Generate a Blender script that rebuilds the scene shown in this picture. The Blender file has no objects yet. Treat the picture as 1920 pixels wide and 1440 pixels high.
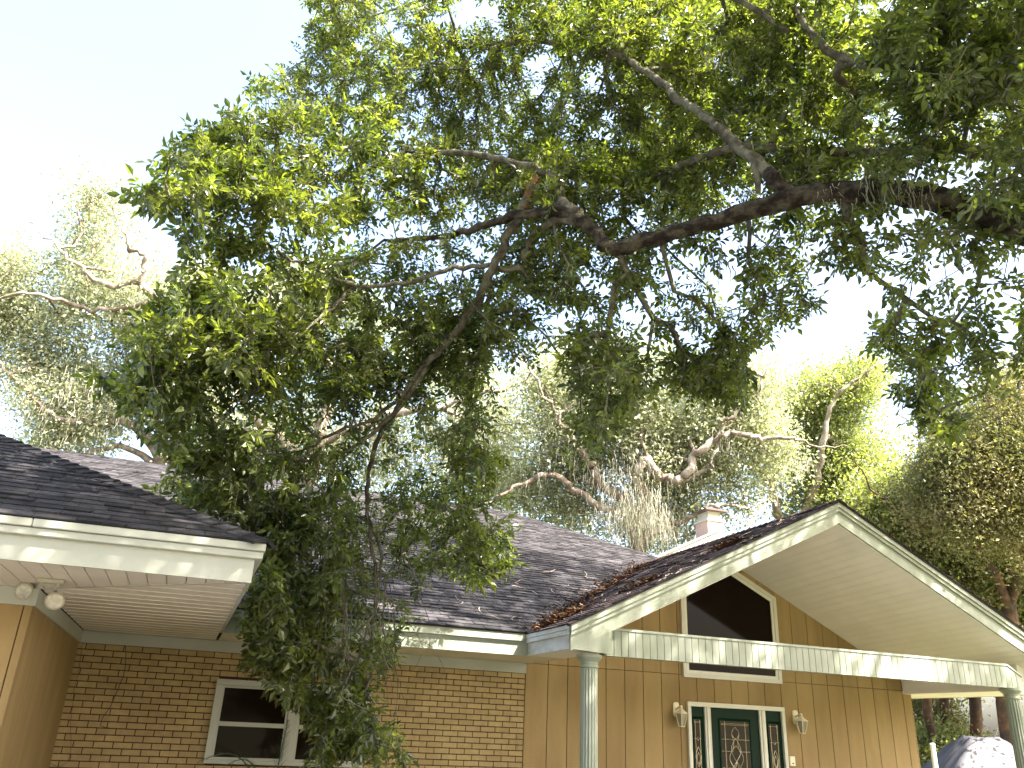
import bpy, math, random
import numpy as np
from mathutils import Vector, Matrix

R_ = random.Random(7)
rng = np.random.default_rng(11)
scene = bpy.context.scene
C = scene.collection

# ------------------------------------------------------------------ camera
F_PX, YAW, PITCH, ROLL = 1546.78, .3458, .3993, .0456
fw = np.array([math.sin(YAW)*math.cos(PITCH), math.cos(YAW)*math.cos(PITCH), math.sin(PITCH)])
rt = np.array([math.cos(YAW), -math.sin(YAW), 0.])
up = np.cross(rt, fw)
rt, up = rt*math.cos(ROLL)+up*math.sin(ROLL), up*math.cos(ROLL)-rt*math.sin(ROLL)
CAM = np.array([0, 0, 1.6])
cd = bpy.data.cameras.new('camera'); cam = bpy.data.objects.new('camera', cd); C.objects.link(cam)
cam.matrix_world = Matrix(((rt[0], up[0], -fw[0], 0), (rt[1], up[1], -fw[1], 0), (rt[2], up[2], -fw[2], 1.6), (0, 0, 0, 1)))
cd.sensor_width = 36; cd.lens = 36*F_PX/1920; cd.clip_end = 3000; cd.clip_start = .05
scene.camera = cam

# ------------------------------------------------------------------ light
SUN = Vector((.40, -.50, .76)).normalized()          # towards the sun
w = bpy.data.worlds.new('World'); scene.world = w; w.use_nodes = True
nt = w.node_tree; bg = nt.nodes['Background']
sky = nt.nodes.new('ShaderNodeTexSky'); sky.sky_type = 'NISHITA'; sky.sun_disc = False
sky.sun_elevation = math.asin(SUN.z); sky.sun_rotation = math.atan2(SUN.x, SUN.y)
sky.air_density = 1.0; sky.dust_density = 6.0; sky.ozone_density = 1.0
nt.links.new(sky.outputs[0], bg.inputs[0]); bg.inputs[1].default_value = .15
sd = bpy.data.lights.new('sun', 'SUN'); sd.energy = 5.0; sd.angle = math.radians(.5); sd.color = (1, .95, .86)
so = bpy.data.objects.new('sun', sd); C.objects.link(so); so.rotation_euler = SUN.to_track_quat('Z', 'Y').to_euler()
scene.view_settings.view_transform = 'Standard'; scene.view_settings.look = 'None'
scene.view_settings.exposure = 2.65; scene.view_settings.gamma = 1
scene.cycles.max_bounces = 8; scene.cycles.transparent_max_bounces = 8
scene.cycles.diffuse_bounces = 4; scene.cycles.transmission_bounces = 4

def ray(px, py): return fw + rt*(px-960)/F_PX - up*(py-720)/F_PX
def at_depth(px, py, d): return CAM + ray(px, py)*d
def at_y(px, py, Y): r = ray(px, py); return CAM + r*Y/r[1]
def at_z(px, py, Z): r = ray(px, py); return CAM + r*(Z-1.6)/r[2]
def proj(P):
    q = np.atleast_2d(P)-CAM; z = q@fw; zz = np.where(np.abs(z) < 1e-6, 1e-6, z)
    return 960+F_PX*(q@rt)/zz, 720-F_PX*(q@up)/zz, z

# ------------------------------------------------------------------ materials
def mat(name, col, rough=.6, var=.12, scale=6., col2=None, mixscale=2., bump=.0, bscale=60., spec=.5, rnd=.15,
        stretch=(1, 1, 1), transl=None, metal=0., hue=0.):
    m = bpy.data.materials.new(name); m.use_nodes = True; t = m.node_tree; N = t.nodes; L = t.links
    b = N['Principled BSDF']; b.inputs['Roughness'].default_value = rough; b.inputs['Metallic'].default_value = metal
    b.inputs['Specular IOR Level'].default_value = spec
    geo = N.new('ShaderNodeNewGeometry'); mp = N.new('ShaderNodeMapping'); mp.inputs['Scale'].default_value = stretch
    L.new(geo.outputs['Position'], mp.inputs['Vector'])
    n1 = N.new('ShaderNodeTexNoise'); n1.inputs['Scale'].default_value = scale; n1.inputs['Detail'].default_value = 6
    L.new(mp.outputs[0], n1.inputs['Vector'])
    n2 = N.new('ShaderNodeTexNoise'); n2.inputs['Scale'].default_value = mixscale; n2.inputs['Detail'].default_value = 4
    L.new(mp.outputs[0], n2.inputs['Vector'])
    oi = N.new('ShaderNodeObjectInfo'); at = N.new('ShaderNodeAttribute'); at.attribute_name = 'rnd'
    ad = N.new('ShaderNodeMath'); ad.operation = 'ADD'; L.new(oi.outputs['Random'], ad.inputs[0]); L.new(at.outputs['Fac'], ad.inputs[1])
    fr = N.new('ShaderNodeMath'); fr.operation = 'FRACT'; L.new(ad.outputs[0], fr.inputs[0])
    mx = N.new('ShaderNodeMix'); mx.data_type = 'RGBA'
    mx.inputs[6].default_value = (*col, 1); mx.inputs[7].default_value = (*(col2 or col), 1)
    rp = N.new('ShaderNodeMapRange'); rp.inputs[1].default_value = .42; rp.inputs[2].default_value = .62
    L.new(n2.outputs['Fac'], rp.inputs[0]); 
    if hue:
        a2 = N.new('ShaderNodeMath'); a2.operation = 'MULTIPLY_ADD'; a2.inputs[1].default_value = 1-hue
        ml = N.new('ShaderNodeMath'); ml.operation = 'MULTIPLY'; ml.inputs[1].default_value = hue; L.new(fr.outputs[0], ml.inputs[0])
        L.new(rp.outputs[0], a2.inputs[0]); L.new(ml.outputs[0], a2.inputs[2]); L.new(a2.outputs[0], mx.inputs[0])
    else: L.new(rp.outputs[0], mx.inputs[0])
    # brightness = 1 + var*(noise-.5)*2 + rnd*(r-.5)*2
    m1 = N.new('ShaderNodeMath'); m1.operation = 'MULTIPLY_ADD'; m1.inputs[1].default_value = var*4; m1.inputs[2].default_value = 1-var*2
    L.new(n1.outputs['Fac'], m1.inputs[0])
    m2 = N.new('ShaderNodeMath'); m2.operation = 'MULTIPLY_ADD'; m2.inputs[1].default_value = rnd*2; m2.inputs[2].default_value = -rnd
    L.new(fr.outputs[0], m2.inputs[0])
    m3 = N.new('ShaderNodeMath'); m3.operation = 'ADD'; m3.use_clamp = False; L.new(m1.outputs[0], m3.inputs[0]); L.new(m2.outputs[0], m3.inputs[1])
    vm = N.new('ShaderNodeVectorMath'); vm.operation = 'SCALE'; L.new(mx.outputs[2], vm.inputs[0]); L.new(m3.outputs[0], vm.inputs[3])
    L.new(vm.outputs[0], b.inputs['Base Color'])
    if bump:
        nb = N.new('ShaderNodeTexNoise'); nb.inputs['Scale'].default_value = bscale; nb.inputs['Detail'].default_value = 5
        L.new(mp.outputs[0], nb.inputs['Vector'])
        bp = N.new('ShaderNodeBump'); bp.inputs['Strength'].default_value = bump; bp.inputs['Distance'].default_value = .03 if 'bark' in name else .01
        L.new(nb.outputs['Fac'], bp.inputs['Height']); L.new(bp.outputs[0], b.inputs['Normal'])
    if transl:
        tr = N.new('ShaderNodeBsdfTranslucent')
        tv = N.new('ShaderNodeVectorMath'); tv.operation = 'MULTIPLY'; tv.inputs[1].default_value = transl[1]
        L.new(vm.outputs[0], tv.inputs[0]); L.new(tv.outputs[0], tr.inputs['Color'])
        ms = N.new('ShaderNodeMixShader'); ms.inputs[0].default_value = transl[0]
        L.new(b.outputs[0], ms.inputs[1]); L.new(tr.outputs[0], ms.inputs[2])
        L.new(ms.outputs[0], N['Material Output'].inputs['Surface'])
    return m
M = {}
M['brick'] = mat('brick', (.355, .25, .110), .75, .12, 14, (.405, .29, .130), 2.6, .4, 120, .3, .11)
M['mortar'] = mat('mortar', (.045, .018, .012), .9, .2, 20, bump=.5)
M['siding'] = mat('siding_paint', (.335, .228, .101), .75, .12, 5, (.285, .19, .083), 1.4, .25, 90, .2, .05, (1, 1, .22))
M['siding_gap'] = mat('siding_gap', (.07, .035, .015), .9)
M['trim'] = mat('cream_trim', (.43, .425, .36), .45, .05, 3, (.40, .40, .33), 1.3, .12, 40, .3, .04)
M['sage'] = mat('pale_sage_trim', (.31, .325, .262), .45, .10, 5, (.26, .285, .21), 1.8, .15, 50, .35, .06, (2.2, 2.2, .5))
M['whitetrim'] = mat('white_trim', (.62, .59, .50), .5, .04, 5)
M['bluewhite'] = mat('skylit_weathered_white', (.62, .63, .66), .5, .12, 8, (.50, .50, .50), 3, .1, 40, .4, .04, (1, 1, 3))  # bluish tint of sky light mixed into the white of the return boards
M['soffit'] = mat('vinyl_soffit', (.72, .64, .53), .5, .05, 4, (.66, .58, .47), 1.2, 0, 1, .4, .03)
M['ceiling'] = mat('porch_ceiling_paint', (.84, .78, .74), .55, .04, 3, (.79, .735, .695), .9, .05, 30, .3, .02)
M['shingle'] = mat('asphalt_shingle', (.028, .0255, .028), .92, .35, 60, (.050, .046, .048), 5, .8, 260, .2, .45)
M['shingle_brown'] = mat('brown_asphalt_shingle', (.034, .025, .026), .9, .35, 50, (.055, .040, .038), 4, .8, 240, .2, .5)  # browner shingle tone for the porch slopes
M['deck'] = mat('roof_deck_edge', (.02, .016, .016), .9)
M['glass'] = mat('dark_window_glass', (.010, .006, .004), .06, .1, 3, spec=.06)
M['leadglass'] = mat('dark_leaded_glass', (.016, .010, .006), .15, .6, 25, spec=.2)
M['came'] = mat('brass_came', (.45, .38, .25), .35, .1, 20, metal=.6)
M['door'] = mat('green_door_paint', (.0008, .019, .008), .45, .08, 4, spec=.12)
M['lantern'] = mat('ivory_lantern_metal', (.74, .66, .48), .4, .06, 20)
M['lampglass'] = mat('lamp_glass', (.35, .30, .20), .08, .15, 12, spec=.7)
M['lens'] = mat('floodlight_lens', (.50, .46, .36), .15, .25, 30, spec=.8)
M['flood'] = mat('floodlight_shell', (.42, .38, .28), .5, .1, 20)
M['cable'] = mat('black_cable', (.02, .012, .01), .6)
M['chimneyface'] = mat('chimney_stucco', (.66, .46, .38), .85, .08, 10, bump=.3)
M['copper'] = mat('chimney_cap_metal', (.09, .055, .05), .5, .1, 10, metal=.2)
M['bark'] = mat('hickory_bark', (.026, .018, .015), .9, .45, 30, (.105, .088, .070), 7, 1.0, 70, .2, .1, (1, 1, 1.6))
M['lichenbark'] = mat('lichen_bark', (.095, .08, .062), .9, .25, 18, (.20, .185, .145), 7, .8, 50, .2, .1)
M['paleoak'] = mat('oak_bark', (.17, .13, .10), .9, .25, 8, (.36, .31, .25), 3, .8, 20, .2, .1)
M['darkbark'] = mat('dark_bark', (.075, .052, .042), .9, .25, 8, (.16, .09, .06), 2, .8, 20, .2, .1)  # dark reddish brown bark
TR = (.48, (2.7, 2.9, .65))
M['leaf'] = mat('hickory_leaf', (.038, .058, .016), .28, .25, 4, (.120, .130, .046), 1.6, 0, 1, .9, .45, transl=TR, hue=.5)
M['leaf_far'] = mat('oak_leaf', (.30, .315, .20), .45, .15, 1, (.42, .42, .30), .5, 0, 1, .4, .4, transl=(.35, (1.25, 1.35, .85)), hue=.5)  # base lifted pale to carry the glare and washout over distant crowns
M['leaf_lime'] = mat('maple_leaf', (.14, .17, .075), .5, .2, 1, (.27, .28, .15), .6, 0, 1, .4, .3, transl=(.4, (1.7, 1.8, .5)), hue=.5)
M['leaf_dark'] = mat('dark_leaf', (.12, .14, .06), .5, .25, 1.5, (.25, .215, .13), .7, 0, 1, .3, .3, transl=(.3, (1.5, 1.6, .6)), hue=.5)  # darker brownish green foliage
M['moss'] = mat('spanish_moss', (.38, .36, .30), .9, .2, 4, (.28, .28, .20), 2, 0, 1, .1, .2, transl=(.35, (1.2, 1.2, 1.1)))
M['litter'] = mat('dead_leaf', (.075, .042, .028), .8, .3, 9, (.22, .12, .055), 4, 0, 1, .2, .45, hue=.6)
M['twig'] = mat('dry_twig', (.32, .25, .19), .9, .2, 9, rnd=.3)
M['sago'] = mat('sago_leaf', (.035, .06, .022), .35, .15, 6, spec=.5)
M['grass'] = mat('lawn', (.07, .10, .03), .9, .3, 3, (.16, .13, .06), .5, .8, 30)
M['drive'] = mat('concrete_drive', (.40, .37, .33), .9, .15, 3, (.33, .305, .27), .8, .4, 60)
M['tarp'] = mat('grey_tarp', (.085, .082, .098), .7, .12, 3, (.065, .065, .078), 1.0, .06, 12)
M['pvc'] = mat('white_post', (.75, .75, .74), .5)
M['wood'] = mat('orange_wood', (.36, .17, .06), .8, .2, 10)
M['broken'] = mat('broken_heartwood', (.20, .09, .04), .9, .3, 20, bump=.8)
M['darkroom'] = mat('door_gasket', (.02, .015, .01), .8)

# ------------------------------------------------------------------ mesh helpers
def npmesh(name, verts, faces_flat, sizes, m, rnd=None, smooth=False):
    me = bpy.data.meshes.new(name)
    verts = np.asarray(verts, np.float32).reshape(-1, 3); ff = np.asarray(faces_flat, np.int32).ravel(); sz = np.asarray(sizes, np.int32)
    me.vertices.add(len(verts)); me.vertices.foreach_set('co', verts.ravel())
    me.loops.add(len(ff)); me.loops.foreach_set('vertex_index', ff)
    me.polygons.add(len(sz)); st = np.zeros(len(sz), np.int32); st[1:] = np.cumsum(sz)[:-1]
    me.polygons.foreach_set('loop_start', st); me.polygons.foreach_set('loop_total', sz)
    me.polygons.foreach_set('use_smooth', np.full(len(sz), bool(smooth)))
    me.update(calc_edges=True)
    if rnd is not None:
        a = me.attributes.new('rnd', 'FLOAT', 'POINT'); a.data.foreach_set('value', np.asarray(rnd, np.float32))
    me.materials.append(m)
    return me
class MB:
    def __init__(s): s.v = []; s.f = []; s.r = []
    def add(s, vs, fs, r=None):
        o = len(s.v); s.v += [tuple(map(float, p)) for p in vs]; s.f += [[i+o for i in f] for f in fs]
        s.r += [R_.random() if r is None else r]*len(vs); return s
    def box(s, x0, x1, y0, y1, z0, z1, r=None):
        vs = [(x0, y0, z0), (x1, y0, z0), (x1, y1, z0), (x0, y1, z0), (x0, y0, z1), (x1, y0, z1), (x1, y1, z1), (x0, y1, z1)]
        return s.add(vs, [(0, 3, 2, 1), (4, 5, 6, 7), (0, 1, 5, 4), (1, 2, 6, 5), (2, 3, 7, 6), (3, 0, 4, 7)], r)
    def prism(s, poly, d, r=None):
        """poly: 3D points, extruded by vector d"""
        n = len(poly); a = [Vector(p) for p in poly]; b = [p+Vector(d) for p in a]
        fs = [tuple(range(n))[::-1], tuple(range(n, 2*n))]+[(i, (i+1) % n, n+(i+1) % n, n+i) for i in range(n)]
        return s.add(a+b, fs, r)
    def tube(s, pts, rad, n=8, r=None, caps=True, wob=0.):
        P = [Vector(p) for p in pts]
        if not hasattr(rad, '__len__'): rad = [rad]*len(P)
        vs = []; fs = []; prev = None
        for i, p in enumerate(P):
            d = (P[min(i+1, len(P)-1)]-P[max(i-1, 0)])
            d = d.normalized() if d.length > 1e-9 else Vector((0, 0, 1))
            if prev is None:
                a = d.orthogonal().normalized()
            else:
                a = prev-d*prev.dot(d); a = a.normalized() if a.length > 1e-6 else d.orthogonal().normalized()
            prev = a; b = d.cross(a)
            for k in range(n):
                t = 2*math.pi*k/n; q = rad[i]*(1+wob*(R_.random()-.5))
                vs.append(p+a*(math.cos(t)*q)+b*(math.sin(t)*q))
        for i in range(len(P)-1):
            for k in range(n):
                k2 = (k+1) % n
                fs.append((i*n+k, i*n+k2, (i+1)*n+k2, (i+1)*n+k))
        if caps: fs += [tuple(range(n))[::-1], tuple(range((len(P)-1)*n, len(P)*n))]
        return s.add(vs, fs, r)
    def mesh(s, name, m, smooth=False):
        ff = [i for f in s.f for i in f]
        return npmesh(name, s.v, ff, [len(f) for f in s.f], m, s.r, smooth)
    def build(s, name, m, parent=None, smooth=False, stuff=False):
        o = bpy.data.objects.new(name, s.mesh(name, m, smooth)); C.objects.link(o)
        if parent: o.parent = parent
        if stuff: o['kind'] = 'stuff'
        return o
def link(name, me, parent=None, loc=None, stuff=False):
    o = bpy.data.objects.new(name, me); C.objects.link(o)
    if parent: o.parent = parent
    if loc is not None: o.location = loc
    if stuff: o['kind'] = 'stuff'
    return o
def thing(name, label, cat, loc=(0, 0, 0), group=None):
    o = bpy.data.objects.new(name, None); C.objects.link(o); o.location = loc; o.empty_display_size = .2
    o['label'] = label; o['category'] = cat
    if group: o['group'] = group
    return o
def tag(o, label, cat, group=None):
    o['label'] = label; o['category'] = cat
    if group: o['group'] = group
    return o
def bevel(o, w=.004, seg=1):
    md = o.modifiers.new('bevel', 'BEVEL'); md.width = w; md.segments = seg; md.limit_method = 'ANGLE'
    return o

# ------------------------------------------------------------------ ground
g = MB(); g.add([(-900, -900, 0), (900, -900, 0), (900, 900, 0), (-900, 900, 0)], [(0, 1, 2, 3)])
g.build('lawn', M['grass'])['kind'] = 'structure'
g = MB(); g.box(-9, 9, -6, 9.3, -.05, .03)
g.build('driveway', M['drive'])['kind'] = 'structure'

# ------------------------------------------------------------------ house geometry constants (metres)
YB, XW, XBE = 12.52, -1.33, 4.948
YF, ZS, ZR, ZB = 8.46, 2.595, 2.895, 2.446
YEF, YME, XR, XE = 6.85, 11.19, .443, .378
YG, XG, XA, MP = 9.75, 4.43, 8.82, .487
XG2 = 2*XA-XG; XRW = 12.54; YR = 18.75; ZRID = ZR+MP*(YR-YME); XH = 6.78
house = thing('house', 'single storey tan house with dark shingle roofs, yellow brick wall and gabled front porch', 'house', (3, 12, 0))
def H(name, mb, m, par=None, **k):
    """a part (or sub-part) of the house: shift to the house's base"""
    o = mb.build(name, M[m], par or house, **k)
    if par is None: o.location = (-3, -12, 0)
    return o
def P_(name):            # pure container part placed so that children keep world coordinates
    raise NotImplementedError

# --- brick wall: recessed mortar sheet, bricks proud of it
mb = MB(); mb.box(XW, XBE, YB+.014, YB+.2, 0, ZS)
bw = H('brick_wall', mb, 'mortar')
c, Lb = .078, .229
WX0, WX1, WZ0, WZ1 = .46, 2.59, 1.06, 2.105
full = MB(); full.box(-.1085, .1085, 0, .02, -.0325, .0325, 0.); brick_me = full.mesh('brick', M['brick'])
bricks = []; rest = MB()
for j in range(32):
    z = ZB-c*(j+.5)
    x = XBE-(.0 if j % 2 == 0 else Lb/2)-Lb/2
    segs = [] if j % 2 == 0 else [(XBE-Lb/2+.005, XBE-.003)]
    while x+Lb/2 > XW+.02:
        segs.append((x-.1085, x+.1085)); x -= Lb
    for (a, b) in segs:
        a = max(a, XW+.002)
        if b-a < .03: continue
        if z+.034 > WZ0 and z-.034 < WZ1 and b > WX0+.02 and a < WX1-.02:
            if a < WX0 and b > WX0: b = WX0+.02
            elif b > WX1 and a < WX1: a = WX1-.02
            else: continue
        dy = R_.uniform(-.0015, .0015)
        if b-a > .21: bricks.append((a, z, dy))
        else: rest.box(a, b, YB+dy, YB+.02, z-.0325, z+.0325)
def vis(p):
    x, y, zz = proj(p); return 0 < x[0] < 1920 and 0 < y[0] < 1440
cand = sorted(range(len(bricks)), key=lambda i: (not vis((bricks[i][0]+.1, YB, bricks[i][1])), 1.0 < bricks[i][0]+0 < 2.9, -bricks[i][1]))
for k, i in enumerate(cand):
    a, z, dy = bricks[i]
    if k < 290: link('brick', brick_me, bw, (a+.1085, YB+dy, z))
    else: rest.box(a, a+.217, YB+dy, YB+.02, z-.0325, z+.0325)
rest.build('brick_courses', M['brick'], bw, stuff=True)

# --- siding wall: vertical boards with grooves, horizontal joint at 2.6 m
mb = MB(); mb.box(XBE+.001, XRW, YB+.025, YB+.15, 0, 3.0)
mb.prism([(XG+.2, YB+.027, 3.0), (XG2-.2, YB+.027, 3.0), (XA, YB+.027, ZR+MP*4.2)], (0, .12, 0))
sw = H('siding_wall', mb, 'siding_gap')
DX0, DX1, DZ1 = 7.82, 9.68, 2.19      # door unit
GX0, GX1, GZ0, GPK = 7.74, 9.70, 2.565, 4.50   # gable window outer frame
GC = (GX0+GX1)/2
def roofline(x): return ZR+MP*(min(x, 2*XA-x)-XG)-.2
def winline(x): return GPK-MP*abs(x-GC)
xs = [4.962]+[5.327+.335*k for k in range(0, 22) if 5.327+.335*k < XRW-.05]+[XRW]
def board(a, b, za, zb, parent=sw):
    if b-a < .02: return
    g_ = .006
    MB().box(a+g_, b-g_, YB, YB+.03, za, zb).build('board', M['siding'], parent)
def poly_board(poly, parent=sw):
    MB().prism([(x, YB, z) for x, z in poly], (0, .03, 0)).build('board', M['siding'], parent)
for a, b in zip(xs[:-1], xs[1:]):
    # lower boards
    if b <= DX0 or a >= DX1: board(a, b, 0, 2.597)
    else:
        board(a, b, DZ1-.02, 2.597)
        if a < DX0: MB().box(a+.006, DX0+.02, YB, YB+.03, 0, DZ1-.021).build('board', M['siding'], sw)
        if b > DX1: MB().box(DX1-.02, b-.006, YB, YB+.03, 0, DZ1-.021).build('board', M['siding'], sw)
    A, B = a+.006, b-.006
    cuts = sorted(set([A, B]+[x for x in (GX0+.03, GX1-.03, GC, XA) if A < x < B]))
    for p, q in zip(cuts[:-1], cuts[1:]):
        mid = (p+q)/2; tp, tq = roofline(p), roofline(q)
        if GX0+.03 <= mid <= GX1-.03:
            poly_board([(p, winline(p)-.05), (q, winline(q)-.05), (q, tq), (p, tp)])
        else: poly_board([(p, 2.606), (q, 2.606), (q, tq), (p, tp)])
mb = MB(); mb.box(4.95, 4.985, YB-.012, YB+.02, 0, ZS); H('corner_trim', mb, 'siding')
# right return wall
mb = MB(); mb.box(XRW-.001, XRW+.02, YB, YR+3, 0, ZS); H('end_wall', mb, 'siding')

# --- left wing walls
mb = MB(); mb.box(XW-.05, XW-.012, YF+.012, YB+.1, 0, ZS); mb.box(-8, XW-.012, YF+.012, YF+.05, 0, ZS)
ww = H('wing_wall', mb, 'siding_gap')
y = YF
while y < YB-.01:
    y2 = min(y+.155, YB)
    MB().box(XW-.02, XW, y+.0015, y2-.0015, 0, ZB).build('board', M['siding'], ww); y = y2
x = XW
MB().box(XW-.06, XW+.002, YF-.004, YF+.02, 0, ZB).build('corner_board', M['siding'], ww)
x = XW-.065
while x > -4.5:
    MB().box(x-.325, x-.006, YF, YF+.02, 0, ZB).build('board', M['siding'], ww); x -= .333
# frieze boards
mb = MB(); mb.box(XW-.001, XBE-.001, YB-.03, YB+.01, ZB, ZS-.002); H('frieze_board', mb, 'trim')
mb = MB(); mb.box(XW-.02, XW+.025, YF-.022, YB-.032, ZB, ZS-.002); H('frieze_board', mb, 'trim')
mb = MB(); mb.box(-8, XW-.021, YF-.025, YF-.001, ZB, ZS-.002); H('frieze_board', mb, 'trim')

# --- soffits (each plank a part of its soffit)
def soffit(name, rects, m='soffit', z=ZS, along='x', w=.145, mb=None):
    """rects: polygon in xy (convex), planks along given axis"""
    pass
mb = MB(); mb.box(-8, XE, YEF+.03, YB, ZS+.03, ZS+.04)
sf = H('wing_soffit', mb, 'deck')
# side strip: planks run along X between the wall and the side fascia, mitred at the corner
def mitre_y(x): return YF+(YEF-YF)*(x-XW)/(XE-XW)
y = YEF+.04; w_ = .155
k = 0
while y < YB-.04:
    y1 = min(y+w_, YB-.033); 
    def xl(yy): return XW+.026 if yy >= YF-.02 else XW+(yy-YF)/(YEF-YF)*(XE-XW)
    dz = .0 if k % 2 else .006
    MB().prism([(xl(y)+.012, y+.005, ZS+dz), (xl(y1)+.012, y1-.005, ZS+dz), (XE-.03, y1-.005, ZS+dz), (XE-.03, y+.005, ZS+dz)][::-1], (0, 0, .02)).build('soffit_plank', M['soffit'], sf)
    y = y1; k += 1
x = XE-.04; w_ = .145
while x > -4.6:
    x0 = x-w_
    def yb(xx): return YF-.024 if xx <= XW else mitre_y(xx)-.012
    q = MB()
    q.prism([(x0+.004, YEF+.0, ZS), (x-.004, YEF+.0, ZS), (x-.004, max(yb(x), YEF+.01), ZS), (x0+.004, yb(x0), ZS)], (0, 0, .02))
    q.build('soffit_plank', M['soffit'], sf); x = x0
MB().prism([(XW+.0, YF-.03, ZS-.004), (XE-.02, YEF+.01, ZS-.004), (XE-.0, YEF+.03, ZS-.004), (XW+.03, YF-.012, ZS-.004)], (0, 0, .01)).build('mitre_strip', M['trim'], sf)
mb = MB(); mb.box(XE+.004, XG+.6, YME+.02, YB-.03, ZS+.03, ZS+.04)
ms = H('main_soffit', mb, 'deck')
x = XE+.01
while x < XG+.55:
    MB().box(x+.001, x+.149, YME+.005, YB-.031, ZS, ZS+.02).build('soffit_plank', M['soffit'], ms); x += .15
mb = MB(); mb.box(XG+.02, 5.0, YG+.05, YME, ZS-.004, ZS+.03); H('porch_side_soffit', mb, 'ceiling')
# --- fascias
mb = MB(); mb.box(-8, XE, YEF-.03, YEF, ZS-.01, ZS+.175); H('wing_fascia', mb, 'trim')
mb = MB(); mb.box(XE-.03, XE, YEF+.001, YME+.03, ZS-.01, ZS+.175); H('wing_side_fascia', mb, 'trim')
mb = MB()
mb.box(-8, XR-.01, YEF-.085, YEF-.031, ZS+.170, ZS+.225); mb.box(-8, -1.203, YEF-.105, YEF-.031, ZS+.228, ZR-.012); mb.box(-1.198, XR, YEF-.107, YEF-.031, ZS+.228, ZR-.012)
f_ = H('wing_crown_board', mb, 'trim'); bevel(f_, .006)
mb = MB(); mb.box(XE+.001, XR-.01, YEF-.03, YME-.12, ZS+.17, ZS+.225); mb.box(XE+.001, XR, YEF-.03, YME-.13, ZS+.228, ZR-.012)
H('wing_side_crown_board', mb, 'trim')
mb = MB(); mb.box(XE+.003, 3.02, YME-.01, YME+.02, ZS-.008, ZS+.18); mb.box(3.024, XG-.002, YME-.012, YME+.02, ZS-.008, ZS+.18); H('main_fascia', mb, 'sage')
mb = MB(); mb.box(XR+.003, XG-.03, YME-.055, YME-.011, ZS+.175, ZR-.015); f_ = H('main_crown_board', mb, 'sage'); bevel(f_, .008)
mb = MB(); mb.box(XG, XG+.02, YG+.03, YME+.0, ZS-.008, ZS+.165); H('return_fascia', mb, 'bluewhite')
mb = MB(); mb.box(XG-.03, XG-.001, YG+.01, YME-.0, ZS+.16, ZS+.215, .2); mb.box(XG-.04, XG-.001, YG+.01, YME-.01, ZS+.219, ZR-.03, .7)
H('return_crown_board', mb, 'bluewhite')
# --- rake boards of the porch gable
def rake(side, y0, y1, o0, o1, nm, m='sage', ext=0.0):
    def X(x): return x if side < 0 else 2*XA-x
    x0 = XG-ext
    poly = [(X(x0), y0, ZR-MP*ext-o0), (X(XA), y0, ZR+MP*(XA-XG)-o0), (X(XA), y0, ZR+MP*(XA-XG)-o1), (X(x0), y0, ZR-MP*ext-o1)]
    if side > 0: poly = poly[::-1]
    mb = MB(); mb.prism(poly, (0, y1-y0, 0)); return H(nm, mb, m)
for s in (-1, 1):
    rake(s, YG-.075, YG-.025, .01, .095, 'rake_crown_board', ext=.01); rake(s, YG-.055, YG-.025, .098, .15, 'rake_crown_board', ext=.005)
    rake(s, YG-.024, YG+.01, .13, .335, 'rake_board')
mb = MB(); mb.prism([(XG+.001, YG-.020, ZS-.01), (5.0, YG-.020, 2.555), (5.0, YG-.020, ZR+MP*.57-.3), (XG+.001, YG-.020, ZR-.28)], (0, .035, 0))
H('eave_return_panel', mb, 'sage')
# --- beam of beadboard
BZ0, BZ1, BY = 2.548, 2.865, YG+.10
mb = MB(); mb.prism([(4.97, BY+.014, BZ0+.004), (12.14, BY+.014, BZ0+.004), (12.12, BY+.014, 2.777), (11.86, BY+.014, BZ1), (4.97, BY+.014, BZ1)], (0, .15, 0))
beam = H('porch_beam', mb, 'sage')
x = 4.99
while x < 12.13:
    x1 = min(x+.105, 12.14)
    def zt(xx): return BZ1-.001 if xx < 11.86 else BZ1-(xx-11.86)*.53
    MB().prism([(x+.004, BY, BZ0), (x1-.004, BY, BZ0), (x1-.004, BY, zt(x1)), (x+.004, BY, zt(x))], (0, .012, 0)).build('beadboard', M['sage'], beam); x = x1
q = MB(); q.box(4.97, 11.87, BY-.012, BY+.17, BZ1+.001, BZ1+.03); q.prism([(11.87, BY-.012, BZ1+.001), (12.15, BY-.012, 2.715), (12.15, BY-.012, 2.745), (11.87, BY-.012, BZ1+.03)], (0, .18, 0))
q.build('beam_cap', M['sage'], beam)
# side beam and trim on the right of the porch
mb = MB(); mb.box(12.38, 12.52, YG+.35, YB-.002, 2.545, 2.93); mb.box(12.36, 12.379, YG+.35, YB-.002, 2.545, 2.60)
H('side_beam', mb, 'ceiling')
mb = MB(); mb.box(12.545, 14.25, YME-.02, 22, ZS+.01, ZS+.03); mb.box(14.25, 14.28, YME-.03, 22, ZS, ZR-.05); mb.box(XG2+.002, 14.25, YME-.03, YME-.021, ZS, ZR-.03); H('end_soffit', mb, 'ceiling')
mb = MB(); mb.box(XG2-.03, XG2, YG+.02, YME, ZS, ZR-.03); H('far_return_fascia', mb, 'sage')
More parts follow.
